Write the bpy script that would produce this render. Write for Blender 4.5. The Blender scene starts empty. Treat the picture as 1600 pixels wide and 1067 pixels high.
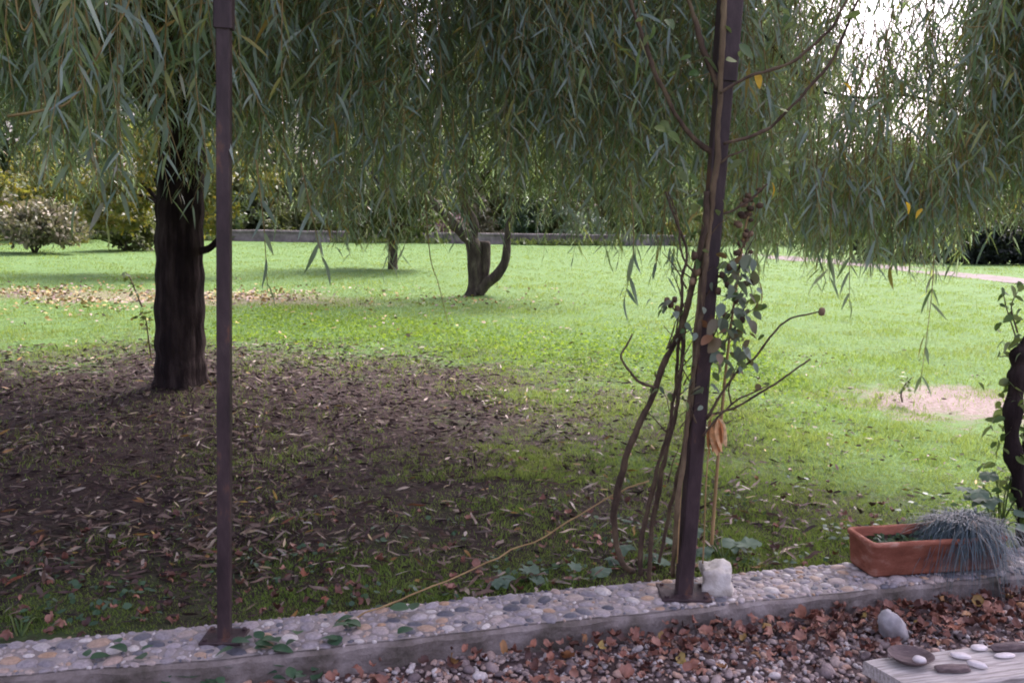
import bpy, bmesh, math, random
import numpy as np
from mathutils import Vector, Matrix, noise as mnoise

random.seed(7)
RNG = np.random.default_rng(11)
SC = bpy.context.scene
COL = SC.collection
R = math.radians

# ------------------------------------------------------------------ camera
F_PX, W_PX, H_PX = 1400.0, 1600.0, 1067.0
CAM_H, PITCH, ROLL = 1.45, R(8.4), R(1.0)
cam_d = bpy.data.cameras.new('camera')
cam_d.sensor_fit = 'HORIZONTAL'; cam_d.sensor_width = 36.0
cam_d.lens = 36.0 * F_PX / W_PX
cam_d.clip_start = 0.05; cam_d.clip_end = 600.0
cam = bpy.data.objects.new('camera', cam_d); COL.objects.link(cam)
CAM_R = Matrix.Rotation(math.pi / 2 - PITCH, 3, 'X') @ Matrix.Rotation(ROLL, 3, 'Z')
cam.matrix_world = Matrix.Translation((0, 0, CAM_H)) @ CAM_R.to_4x4()
SC.camera = cam

# ------------------------------------------------------------------ sky and sun
SUN_EL, SUN_ROT = R(48), R(30)
world = bpy.data.worlds.new('World'); SC.world = world; world.use_nodes = True
wn, wl = world.node_tree.nodes, world.node_tree.links
wn.clear()
sky = wn.new('ShaderNodeTexSky'); sky.sky_type = 'NISHITA'; sky.sun_disc = False
sky.sun_elevation = SUN_EL; sky.sun_rotation = SUN_ROT
sky.air_density = 1.0; sky.dust_density = 6.0; sky.ozone_density = 1.0
hsv = wn.new('ShaderNodeHueSaturation'); hsv.inputs['Saturation'].default_value = 0.5
tint = wn.new('ShaderNodeMixRGB'); tint.blend_type = 'MULTIPLY'; tint.inputs[0].default_value = 1.0
tint.inputs[2].default_value = (1.04, 0.93, 1.09, 1)
bg = wn.new('ShaderNodeBackground'); bg.inputs['Strength'].default_value = 0.12
wo = wn.new('ShaderNodeOutputWorld')
wl.new(sky.outputs[0], hsv.inputs['Color']); wl.new(hsv.outputs[0], tint.inputs[1])
wl.new(tint.outputs[0], bg.inputs['Color']); wl.new(bg.outputs[0], wo.inputs[0])
sun_d = bpy.data.lights.new('sun', 'SUN'); sun_d.energy = 1.4; sun_d.angle = R(14); sun_d.color = (1.0, 0.95, 0.9)
sun = bpy.data.objects.new('sun', sun_d); COL.objects.link(sun)
SUN_DIR = Vector((math.sin(SUN_ROT) * math.cos(SUN_EL), math.cos(SUN_ROT) * math.cos(SUN_EL), math.sin(SUN_EL)))
sun.rotation_euler = SUN_DIR.to_track_quat('Z', 'Y').to_euler()
sun.location = (0, 0, 20)
vs = SC.view_settings
vs.view_transform = 'Standard'; vs.look = 'None'; vs.gamma = 1.0; vs.use_curve_mapping = False
vs.exposure = 2.25
SC.cycles.max_bounces = 6; SC.cycles.diffuse_bounces = 3; SC.cycles.glossy_bounces = 2
SC.cycles.transmission_bounces = 4; SC.cycles.transparent_max_bounces = 4
SC.cycles.filter_width = 1.9

# ------------------------------------------------------------------ pixel <-> place
def ray(px, py):
    return CAM_R @ Vector(((px - W_PX / 2) / F_PX, -(py - H_PX / 2) / F_PX, -1.0))
def gp(px, py, z=0.0):                       # the point of the level z under a pixel
    d = ray(px, py); t = (z - CAM_H) / d.z
    return Vector((d.x * t, d.y * t, z))
def at(px, py, Y):                           # the point at distance Y into the garden
    d = ray(px, py); t = Y / d.y
    return Vector((d.x * t, Y, CAM_H + d.z * t))
CAM_RT = np.array(CAM_R.transposed())
def project(P):
    P = np.asarray(P, float).reshape(-1, 3) - np.array([0, 0, CAM_H])
    L = P @ CAM_RT.T
    zz = np.maximum(-L[:, 2], 1e-3)
    return L[:, 0] / zz * F_PX + W_PX / 2, H_PX / 2 - L[:, 1] / zz * F_PX, zz

# ------------------------------------------------------------------ mesh helpers
def np_mesh(name, V, T, smooth=True):
    V = np.ascontiguousarray(V, np.float32); T = np.ascontiguousarray(T, np.int32)
    me = bpy.data.meshes.new(name)
    me.vertices.add(len(V)); me.vertices.foreach_set('co', V.ravel())
    me.loops.add(T.size); me.loops.foreach_set('vertex_index', T.ravel())
    me.polygons.add(len(T)); me.polygons.foreach_set('loop_start', np.arange(0, T.size, 3, dtype=np.int32))
    me.polygons.foreach_set('loop_total', np.full(len(T), 3, np.int32))
    me.polygons.foreach_set('use_smooth', np.full(len(T), smooth, bool))
    me.update(calc_edges=True); me.validate()
    return me

def obj(name, me, material=None, parent=None, loc=None, label=None, cat=None, group=None, kind=None):
    o = bpy.data.objects.new(name, me); COL.objects.link(o)
    if me is not None and material is not None and not me.materials: me.materials.append(material)
    if parent is not None: o.parent = parent
    if loc is not None: o.location = loc
    if label: o['label'] = label
    if cat: o['category'] = cat
    if group: o['group'] = group
    if kind: o['kind'] = kind
    return o

def thing(name, label, cat, loc=(0, 0, 0), group=None):
    return obj(name, None, None, None, loc, label, cat, group)

class MB:
    """collects geometry for ONE mesh object"""
    def __init__(s): s.v = []; s.f = []
    def add(s, verts, faces):
        o = len(s.v); s.v.extend([tuple(x) for x in verts]); s.f.extend([tuple(i + o for i in f) for f in faces]); return s
    def tube(s, pts, radii, n=8, cap=True, rough=0.0, seed=0.0, ribs=0):
        pts = [Vector(p) for p in pts]; m = len(pts); rings = []
        if not hasattr(radii, '__len__'): radii = [radii] * m
        up = Vector((0, 0, 1)); 
        t0 = (pts[1] - pts[0]).normalized()
        side = t0.cross(up if abs(t0.z) < .9 else Vector((0, 1, 0))).normalized()
        V = []
        for i, p in enumerate(pts):
            t = (pts[min(i + 1, m - 1)] - pts[max(i - 1, 0)]).normalized()
            side = (side - t * side.dot(t)).normalized(); bn = t.cross(side)
            for k in range(n):
                a = 2 * math.pi * k / n; r = radii[i]
                d = side * math.cos(a) + bn * math.sin(a)
                if rough:
                    q = p + d * r
                    r *= 1 + rough * mnoise.noise(Vector((q.x * 9 + seed, q.y * 9, q.z * 3))) + rough * .6 * mnoise.noise(Vector((q.x * 30 + seed, q.y * 30, q.z * 6)))
                V.append(p + d * r)
        Fc = []
        for i in range(m - 1):
            for k in range(n):
                k2 = (k + 1) % n
                Fc.append((i * n + k, i * n + k2, (i + 1) * n + k2, (i + 1) * n + k))
        if cap:
            Fc.append(tuple(range(n - 1, -1, -1))); Fc.append(tuple((m - 1) * n + k for k in range(n)))
        return s.add(V, Fc)
    def loft(s, loops, close_first=True, close_last=True):
        n = len(loops[0]); V = [p for l in loops for p in l]; Fc = []
        for i in range(len(loops) - 1):
            for k in range(n):
                k2 = (k + 1) % n
                Fc.append((i * n + k, i * n + k2, (i + 1) * n + k2, (i + 1) * n + k))
        if close_first: Fc.append(tuple(range(n - 1, -1, -1)))
        if close_last: Fc.append(tuple((len(loops) - 1) * n + k for k in range(n)))
        return s.add(V, Fc)
    def mesh(s, name, smooth=True):
        me = bpy.data.meshes.new(name); me.from_pydata(s.v, [], s.f); me.update()
        me.polygons.foreach_set('use_smooth', [smooth] * len(me.polygons)); return me
    def build(s, name, material, parent=None, smooth=True, loc=None, **kw):
        return obj(name, s.mesh(name, smooth), material, parent, loc, **kw)

def spline(pts, k=6):
    """Catmull-Rom through control points"""
    P = [Vector(p) for p in pts]; P = [P[0] * 2 - P[1]] + P + [P[-1] * 2 - P[-2]]; out = []
    for i in range(1, len(P) - 2):
        for j in range(k):
            t = j / k; a, b, c, d = P[i - 1], P[i], P[i + 1], P[i + 2]
            out.append(.5 * ((2 * b) + (c - a) * t + (2 * a - 5 * b + 4 * c - d) * t * t + (3 * b - a - 3 * c + d) * t ** 3))
    out.append(P[-2]); return out
def taper(a, b, n): return [a + (b - a) * i / (n - 1) for i in range(n)]

def unit(v): return v / np.maximum(np.linalg.norm(v, axis=-1, keepdims=True), 1e-9)
def leaves(base, d, L, W, droop=0.3, rng=RNG, side=None):
    """slender curved leaves, 4 triangles each"""
    n = len(base); d = unit(d)
    if side is None: side = rng.normal(size=(n, 3))
    side = unit(side - d * np.sum(side * d, 1, keepdims=True))
    L = np.broadcast_to(np.asarray(L, float).reshape(-1, 1), (n, 1)); W = np.broadcast_to(np.asarray(W, float).reshape(-1, 1), (n, 1))
    dn = np.array([0, 0, -1.0])
    dr = np.broadcast_to(np.asarray(droop, float).reshape(-1, 1), (n, 1))
    def pt(s): return base + d * L * s + dn * L * dr * s * s
    p0, p1, p2, p3 = base, pt(.33), pt(.68), pt(1.0)
    V = np.stack([p0, p1 + side * W * .5, p1 - side * W * .5, p2 + side * W * .40, p2 - side * W * .40, p3], 1).reshape(-1, 3)
    t = np.array([[0, 1, 2], [1, 3, 2], [2, 3, 4], [3, 5, 4]])
    T = (np.arange(n)[:, None, None] * 6 + t).reshape(-1, 3)
    return V, T
def blades(base, d, L, W, bend, rng=RNG):
    n = len(base); d = unit(d); side = unit(np.stack([rng.normal(size=n), rng.normal(size=n), np.zeros(n)], 1))
    L = L.reshape(-1, 1); W = W.reshape(-1, 1)
    m = base + d * L * .55; tip = base + d * L * .9 + bend * L
    V = np.stack([base + side * W * .5, base - side * W * .5, m + side * W * .42, m - side * W * .42, tip], 1).reshape(-1, 3)
    t = np.array([[0, 2, 1], [1, 2, 3], [2, 4, 3]])
    return V, (np.arange(n)[:, None, None] * 5 + t).reshape(-1, 3)
def merge(parts):
    Vs, Ts, o = [], [], 0
    for V, T in parts:
        Vs.append(V); Ts.append(T + o); o += len(V)
    return np.concatenate(Vs), np.concatenate(Ts)
def rand_dir(n, rng=RNG, flat=1.0):
    v = rng.normal(size=(n, 3)); v[:, 2] *= flat; return unit(v)

# ------------------------------------------------------------------ materials
def nodes_of(name):
    m = bpy.data.materials.new(name); m.use_nodes = True
    nt = m.node_tree; b = nt.nodes['Principled BSDF']
    return m, nt.nodes, nt.links, b, nt.nodes['Material Output']
def ramp(N, stops):
    r = N.new('ShaderNodeValToRGB'); e = r.color_ramp.elements
    while len(e) < len(stops): e.new(0.5)
    for i, (p, c) in enumerate(stops): e[i].position = p; e[i].color = (*c, 1)
    return r
def noise(N, Lk, scale, detail=4, rough=.6, vec=None, dist=0):
    n = N.new('ShaderNodeTexNoise'); n.inputs['Scale'].default_value = scale; n.inputs['Detail'].default_value = detail
    n.inputs['Roughness'].default_value = rough; n.inputs['Distortion'].default_value = dist
    if vec is not None: Lk.new(vec, n.inputs['Vector'])
    return n
def math_n(N, Lk, op, a, b=None, clamp=False):
    m = N.new('ShaderNodeMath'); m.operation = op; m.use_clamp = clamp
    for i, x in enumerate((a, b)):
        if x is None: continue
        if isinstance(x, (int, float)): m.inputs[i].default_value = x
        else: Lk.new(x, m.inputs[i])
    return m.outputs[0]
def mixc(N, Lk, fac, a, b, mode='MIX'):
    m = N.new('ShaderNodeMixRGB'); m.blend_type = mode
    for i, x in enumerate((fac, a, b)):
        if isinstance(x, (int, float)): m.inputs[i].default_value = x
        elif isinstance(x, tuple): m.inputs[i].default_value = (*x, 1)
        else: Lk.new(x, m.inputs[i])
    return m.outputs[0]
def rnd(N, Lk):
    g = N.new('ShaderNodeNewGeometry'); oi = N.new('ShaderNodeObjectInfo')
    s = math_n(N, Lk, 'ADD', g.outputs['Random Per Island'], oi.outputs['Random'])
    return math_n(N, Lk, 'FRACT', s), g
def solid(name, stops, scale=6, rough=.8, bump=.3, bscale=40, stretch=(1, 1, 1), spec=.3, detail=5, bdist=.01):
    m, N, Lk, b, out = nodes_of(name)
    tc = N.new('ShaderNodeTexCoord'); mp = N.new('ShaderNodeMapping'); mp.inputs['Scale'].default_value = stretch
    Lk.new(tc.outputs['Object'], mp.inputs['Vector'])
    n = noise(N, Lk, scale, detail, .65, mp.outputs[0]); r = ramp(N, stops); Lk.new(n.outputs[0], r.inputs[0])
    Lk.new(r.outputs[0], b.inputs['Base Color'])
    b.inputs['Roughness'].default_value = rough; b.inputs['Specular IOR Level'].default_value = spec
    if bump:
        n2 = noise(N, Lk, bscale, 6, .7, mp.outputs[0]); bp = N.new('ShaderNodeBump')
        bp.inputs['Strength'].default_value = bump; bp.inputs['Distance'].default_value = bdist
        Lk.new(n2.outputs[0], bp.inputs['Height']); Lk.new(bp.outputs[0], b.inputs['Normal'])
    return m
def pieces(name, stops, rough=.7, spec=.3, nscale=60, namt=.5):
    """each stone or scrap its own colour, with fine mottling"""
    m, N, Lk, b, out = nodes_of(name)
    f, g = rnd(N, Lk); r = ramp(N, stops); r.color_ramp.interpolation = 'LINEAR'; Lk.new(f, r.inputs[0])
    n = noise(N, Lk, nscale, 4, .6, g.outputs['Position'])
    r2 = ramp(N, [(.3, (1 - namt,) * 3), (.75, (1.15,) * 3)]); Lk.new(n.outputs[0], r2.inputs[0])
    Lk.new(mixc(N, Lk, 1.0, r.outputs[0], r2.outputs[0], 'MULTIPLY'), b.inputs['Base Color'])
    b.inputs['Roughness'].default_value = rough; b.inputs['Specular IOR Level'].default_value = spec
    return m
def foliage(name, stops, under=None, trans=.35, rough=.5, spec=.4, tcol=None, patch=None):
    m, N, Lk, b, out = nodes_of(name)
    f, g = rnd(N, Lk); r = ramp(N, stops); Lk.new(f, r.inputs[0]); c = r.outputs[0]
    if patch:
        pn = noise(N, Lk, patch[1], 4, .6, g.outputs['Position']); pr_ = ramp(N, [(.42, (0, 0, 0)), (.68, (1, 1, 1))]); Lk.new(pn.outputs[0], pr_.inputs[0]); c = mixc(N, Lk, math_n(N, Lk, 'MULTIPLY', pr_.outputs[0], patch[2]), c, patch[0])
    if under: c = mixc(N, Lk, g.outputs['Backfacing'], c, mixc(N, Lk, .6, c, under))
    Lk.new(c, b.inputs['Base Color']); b.inputs['Roughness'].default_value = rough; b.inputs['Specular IOR Level'].default_value = spec
    t = N.new('ShaderNodeBsdfTranslucent'); Lk.new(mixc(N, Lk, .55, c, tcol or (.16, .2, .02)), t.inputs['Color'])
    mx = N.new('ShaderNodeMixShader'); mx.inputs[0].default_value = trans
    Lk.new(b.outputs[0], mx.inputs[1]); Lk.new(t.outputs[0], mx.inputs[2]); Lk.new(mx.outputs[0], out.inputs[0])
    return m

M = {}
M['willow_leaf'] = foliage('willow leaf', [(0, (.055, .105, .07)), (.2, (.085, .15, .09)), (.45, (.13, .205, .10)), (.65, (.18, .25, .10)), (.8, (.22, .28, .13)), (.93, (.28, .29, .09)), (.955, (.32, .29, .07)), (.97, (.30, .20, .03)), (1, (.28, .15, .03))],
                           under=(.26, .33, .35), trans=.5, rough=.38, spec=.8, tcol=(.27, .38, .085))
M['willow_twig'] = solid('willow twig', [(.3, (.13, .095, .04)), (.7, (.24, .18, .065))], 12, .6, 0)
M['bark_dark'] = solid('willow bark', [(.3, (.007, .005, .006)), (.5, (.022, .015, .015)), (.7, (.065, .048, .044))], 9, .95, .9, 26, (1, 1, .18), .15, bdist=.03)
M['bark_grey'] = solid('orchard bark', [(.3, (.022, .018, .015)), (.52, (.065, .053, .043)), (.66, (.11, .10, .07)), (.8, (.24, .22, .20))], 11, .95, 1.0, 22, (1, 1, .35), .15, bdist=.03)
M['orchard_leaf'] = foliage('orchard leaf', [(0, (.04, .075, .03)), (.6, (.075, .12, .04)), (1, (.13, .16, .06))], trans=.35)
M['hazel_leaf'] = foliage('yellowing leaf', [(0, (.06, .09, .025)), (.5, (.11, .14, .03)), (.85, (.19, .18, .035)), (1, (.26, .17, .03))], trans=.4, tcol=(.25, .22, .02))
M['dark_leaf'] = foliage('small tree leaf', [(0, (.035, .06, .025)), (.6, (.06, .085, .03)), (1, (.10, .11, .035))], trans=.3)
M['far_leaf_a'] = foliage('far leaf mid green', [(0, (.04, .07, .03)), (1, (.10, .14, .05))], trans=.3)
M['far_leaf_b'] = foliage('far leaf olive', [(0, (.05, .065, .025)), (1, (.13, .14, .05))], trans=.3)
M['hedge_leaf'] = foliage('hedge leaf', [(0, (.008, .012, .010)), (1, (.022, .030, .022))], trans=.08, spec=.2)
M['ivy_leaf'] = foliage('ivy leaf', [(0, (.015, .035, .015)), (1, (.04, .08, .03))], trans=.15)
M['pale_leaf'] = foliage('pale variegated leaf', [(0, (.07, .085, .04)), (.5, (.16, .155, .085)), (1, (.29, .24, .17))], trans=.25, tcol=(.2, .2, .05))
M['pink_leaf'] = foliage('pink flower', [(0, (.20, .16, .10)), (.4, (.38, .22, .24)), (1, (.55, .36, .38))], trans=.2, tcol=(.4, .2, .2))
M['silver_leaf'] = foliage('silvery leaf', [(0, (.10, .16, .10)), (.7, (.22, .30, .20)), (1, (.55, .58, .52))], trans=.2)
M['rose_leaf'] = foliage('rose leaf', [(0, (.04, .09, .025)), (.6, (.09, .15, .04)), (1, (.16, .2, .05))], under=(.2, .24, .16), trans=.4, tcol=(.18, .26, .02))
M['grey_leaf'] = foliage('mildewed rose leaf', [(0, (.10, .14, .10)), (.5, (.19, .24, .18)), (.8, (.16, .14, .09)), (1, (.22, .10, .05))], trans=.25)
M['yellow_leaf'] = foliage('yellow leaf', [(0, (.55, .33, .03)), (1, (.62, .42, .05))], trans=.4, tcol=(.7, .45, .02))
M['mallow_leaf'] = foliage('mallow leaf', [(0, (.075, .125, .085)), (1, (.125, .185, .13))], under=(.2, .25, .2), trans=.25, rough=.7)
M['bramble_leaf'] = foliage('bramble leaf', [(0, (.03, .075, .045)), (1, (.06, .12, .06))], trans=.25)
M['fescue'] = foliage('blue fescue', [(0, (.03, .05, .055)), (.7, (.065, .10, .12)), (.94, (.11, .15, .16)), (1, (.22, .14, .08))], trans=.1, tcol=(.15, .2, .15))
M['grass'] = foliage('lawn grass', [(0, (.085, .155, .025)), (.5, (.135, .23, .04)), (.9, (.19, .29, .065)), (1, (.26, .25, .11))], trans=.45, tcol=(.27, .37, .055), rough=.55, spec=.25, patch=((.18, .165, .07), 1.3, .55))
M['weed'] = foliage('ground cover', [(0, (.08, .155, .02)), (1, (.145, .24, .035))], trans=.5, tcol=(.27, .38, .03), rough=.9, spec=.05)
M['litter'] = pieces('fallen leaf', [(0, (.045, .026, .02)), (.35, (.10, .058, .04)), (.62, (.17, .11, .08)), (.82, (.28, .215, .165)), (.91, (.42, .36, .31)), (.955, (.38, .25, .05)), (1, (.18, .055, .03))], .6, .35, 30, .5)
M['litter_dark'] = pieces('old brown litter', [(0, (.022, .013, .013)), (.5, (.055, .033, .032)), (.85, (.10, .062, .055)), (1, (.17, .12, .10))], .8, .25, 30, .5)
M['litter_brown'] = pieces('brown terrace leaf', [(0, (.05, .02, .017)), (.35, (.13, .05, .036)), (.65, (.24, .10, .07)), (.85, (.35, .18, .13)), (.96, (.26, .085, .045)), (1, (.30, .22, .06))], .55, .4, 25, .5)
M['litter_yellow'] = pieces('yellow fallen leaf', [(0, (.22, .13, .04)), (.35, (.32, .22, .06)), (.5, (.40, .29, .08)), (.65, (.22, .14, .11)), (1, (.36, .28, .25))], .6, .3, 30, .4)
M['pebble'] = pieces('kerb pebble', [(0, (.075, .075, .095)), (.12, (.12, .12, .14)), (.2, (.25, .225, .24)), (.45, (.34, .30, .305)), (.62, (.38, .305, .265)), (.72, (.38, .245, .155)), (.8, (.34, .305, .325)), (.93, (.48, .44, .42)), (1, (.56, .52, .50))], .6, .35, 90, .35)
M['gravel'] = pieces('gravel stone', [(0, (.13, .10, .105)), (.3, (.26, .205, .20)), (.55, (.38, .30, .27)), (.7, (.41, .25, .18)), (.85, (.40, .365, .37)), (1, (.60, .55, .53))], .65, .35, 120, .4)
M['concrete'] = solid('kerb concrete', [(.34, (.075, .066, .052)), (.45, (.15, .127, .115)), (.54, (.215, .185, .175)), (.66, (.31, .275, .265))], 6, .95, .9, 70, bdist=.012, detail=9)
M['mortar'] = solid('kerb mortar', [(.3, (.17, .145, .14)), (.5, (.26, .23, .22)), (.7, (.34, .305, .30))], 9, .95, .6, 120, bdist=.004)
M['post'] = solid('dark brown painted steel', [(.32, (.016, .009, .011)), (.47, (.034, .020, .023)), (.57, (.046, .029, .032)), (.66, (.11, .052, .034))], 16, .6, .5, 45, (1, 1, .35), spec=.35, bdist=.004, detail=8)
M['post_dark'] = solid('blackish steel', [(.3, (.014, .011, .014)), (.7, (.028, .021, .025))], 10, .6, .25, 60, bdist=.003)
M['terracotta'] = solid('terracotta', [(.3, (.12, .042, .030)), (.44, (.21, .075, .048)), (.55, (.27, .105, .07)), (.68, (.40, .24, .19))], 7, .9, .6, 60, (1, 1, 2.2), spec=.2, bdist=.005, detail=9)
M['soil'] = solid('potting soil', [(.3, (.02, .014, .012)), (.7, (.06, .042, .034))], 40, .95, .9, 90, bdist=.012)
M['white_stone'] = solid('white limestone', [(.28, (.22, .185, .14)), (.42, (.46, .42, .37)), (.6, (.62, .59, .55)), (.8, (.74, .71, .68))], 13, .95, .9, 45, bdist=.012, detail=8)
M['grey_stone'] = solid('grey stone', [(.3, (.20, .19, .20)), (.6, (.33, .32, .33)), (.85, (.45, .43, .43))], 14, .85, .5, 80, bdist=.005)
M['shell'] = solid('bleached shell', [(.3, (.42, .38, .38)), (.7, (.66, .62, .62))], 18, .6, .2, 90, bdist=.003)
M['plank'] = solid('weathered wood', [(.25, (.15, .13, .125)), (.42, (.30, .275, .26)), (.6, (.46, .43, .41)), (.8, (.60, .57, .55))], 9, .85, .6, 30, (1, 14, 8), .2, bdist=.006)
M['driftwood'] = solid('dark wood', [(.25, (.06, .045, .048)), (.6, (.14, .105, .105)), (.85, (.24, .19, .185))], 9, .8, .6, 30, (3, 12, 8), .25, bdist=.006)
M['rose_cane'] = solid('rose cane', [(.3, (.030, .020, .014)), (.5, (.075, .05, .034)), (.68, (.13, .10, .055)), (.85, (.20, .18, .13))], 22, .85, .8, 70, (1, 1, .5), bdist=.008)
M['cane_light'] = solid('olive cane', [(.3, (.07, .048, .03)), (.5, (.12, .085, .05)), (.72, (.19, .145, .08))], 18, .8, .7, 70, (1, 1, .4), bdist=.006)
M['dry_brown'] = pieces('dry seed head', [(0, (.045, .028, .018)), (.6, (.11, .068, .04)), (1, (.22, .15, .09))], .8)
M['husk'] = pieces('withered orange petal', [(0, (.48, .17, .05)), (.5, (.60, .30, .12)), (1, (.66, .46, .26))], .7)
M['dry_stalk'] = solid('dry straw stalk', [(.3, (.22, .14, .06)), (.7, (.36, .25, .12))], 10, .7, 0)
M['wall_stone'] = solid('garden wall stone', [(.35, (.085, .075, .07)), (.5, (.16, .14, .135)), (.65, (.25, .22, .215))], 2.2, .9, .5, 12, bdist=.03)
M['path'] = solid('pale path', [(.3, (.085, .072, .064)), (.7, (.155, .13, .12))], 2, .95, .3, 30)
M['sand'] = solid('bare sandy earth', [(.3, (.28, .21, .19)), (.55, (.42, .34, .32)), (.8, (.55, .47, .45))], 5, .95, .8, 28, bdist=.02)
M['terrace_soil'] = solid('terrace bed', [(.3, (.05, .035, .035)), (.7, (.14, .10, .095))], 20, .95, .8, 80, bdist=.01)

# ------------------------------------------------------------------ the ground
KERB_Z, TERR_Z = 0.03, -0.062
front_px = [(-160, 1072), (0, 1061), (250, 1043), (500, 1019), (748, 989), (1150, 947), (1600, 899), (1800, 878)]
back_px = [(-160, 1012), (0, 1003), (250, 982), (500, 957), (800, 926), (1150, 894), (1600, 853), (1800, 834)]
KF = [gp(x, y, KERB_Z) for x, y in front_px]; KB = [gp(x, y, KERB_Z) for x, y in back_px]
kfx = np.array([p.x for p in KF]); kfy = np.array([p.y for p in KF]); kbx = np.array([p.x for p in KB]); kby = np.array([p.y for p in KB])
def kerb_front(x):
    x = np.asarray(x, float); s0 = (kfy[1] - kfy[0]) / (kfx[1] - kfx[0]); s1 = (kfy[-1] - kfy[-2]) / (kfx[-1] - kfx[-2])
    return np.where(x < kfx[0], kfy[0] + (x - kfx[0]) * s0, np.where(x > kfx[-1], kfy[-1] + (x - kfx[-1]) * s1, np.interp(x, kfx, kfy)))
def kerb_back(x):
    x = np.asarray(x, float); s0 = (kby[1] - kby[0]) / (kbx[1] - kbx[0]); s1 = (kby[-1] - kby[-2]) / (kbx[-1] - kbx[-2])
    return np.where(x < kbx[0], kby[0] + (x - kbx[0]) * s0, np.where(x > kbx[-1], kby[-1] + (x - kbx[-1]) * s1, np.interp(x, kbx, kby)))
def ground_h(x, y):
    x = np.asarray(x, float); y = np.asarray(y, float)
    near = np.clip((y - kerb_back(x)) / .5, 0, 1)
    b = .012 * np.sin(x * 2.1 + 1.3) * np.sin(y * 1.7) + .008 * np.sin(x * 5.3 + y * 3.1) + .006 * np.sin(x * 11.7 - y * 9.3) + .02 * np.sin(x * .6 + .4) * np.sin(y * .45 + 1)
    tr = np.exp(-(((x - TRUNK.x) ** 2 + (y - TRUNK.y) ** 2) / .5)) * .05
    return b * near * np.clip(25 / np.maximum(y, 25), 0, 1) + tr
TRUNK = gp(283, 612)
_tab = np.random.default_rng(99).uniform(-1, 1, (256, 256))
def vnoise(x, y, f):
    x = np.asarray(x, float) * f + 500; y = np.asarray(y, float) * f + 500
    xi, yi = np.floor(x).astype(int), np.floor(y).astype(int); u, v = x - xi, y - yi; u = u * u * (3 - 2 * u); v = v * v * (3 - 2 * v)
    t = lambda a, b: _tab[a % 256, b % 256]
    return (t(xi, yi) * (1 - u) + t(xi + 1, yi) * u) * (1 - v) + (t(xi, yi + 1) * (1 - u) + t(xi + 1, yi + 1) * u) * v
def litter_zone(x, y):
    """1 in the bare leaf-strewn earth under the willow, 0 on the lawn"""
    w = .34 * vnoise(x, y, .8) + .26 * vnoise(x, y, 2.1) + .22 * vnoise(x, y, 5.5)
    d = np.sqrt(((x + 2.25) / 3.75) ** 2 + ((y - 6.1) / 2.9) ** 2) + w
    return np.clip((1.12 - d) / .55, 0, 1)
def axis(lo, hi, c, fine, grow, lim):
    out = [c]; s = fine
    while out[-1] < hi:
        out.append(out[-1] + s)
        if out[-1] > lim[1]: s *= grow
    neg = [c]; s = fine
    while neg[-1] > lo:
        neg.append(neg[-1] - s)
        if neg[-1] < lim[0]: s *= grow
    return np.array(sorted(set(neg[1:] + out)))
gx = axis(-160, 160, 0, .11, 1.12, (-6, 6)); gy = axis(-30, 220, 5, .11, 1.10, (2.2, 11))
GX, GY = np.meshgrid(gx, gy); nx, ny = len(gx), len(gy)
mid = .5 * (kerb_front(GX) + kerb_back(GX))
GZ = np.where(GY > mid, ground_h(GX, GY), -.30)
V = np.stack([GX, GY, GZ], -1).reshape(-1, 3)
i0 = (np.arange(ny - 1)[:, None] * nx + np.arange(nx - 1)).ravel()
T = np.concatenate([np.stack([i0, i0 + 1, i0 + nx + 1], 1), np.stack([i0, i0 + nx + 1, i0 + nx], 1)])

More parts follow.
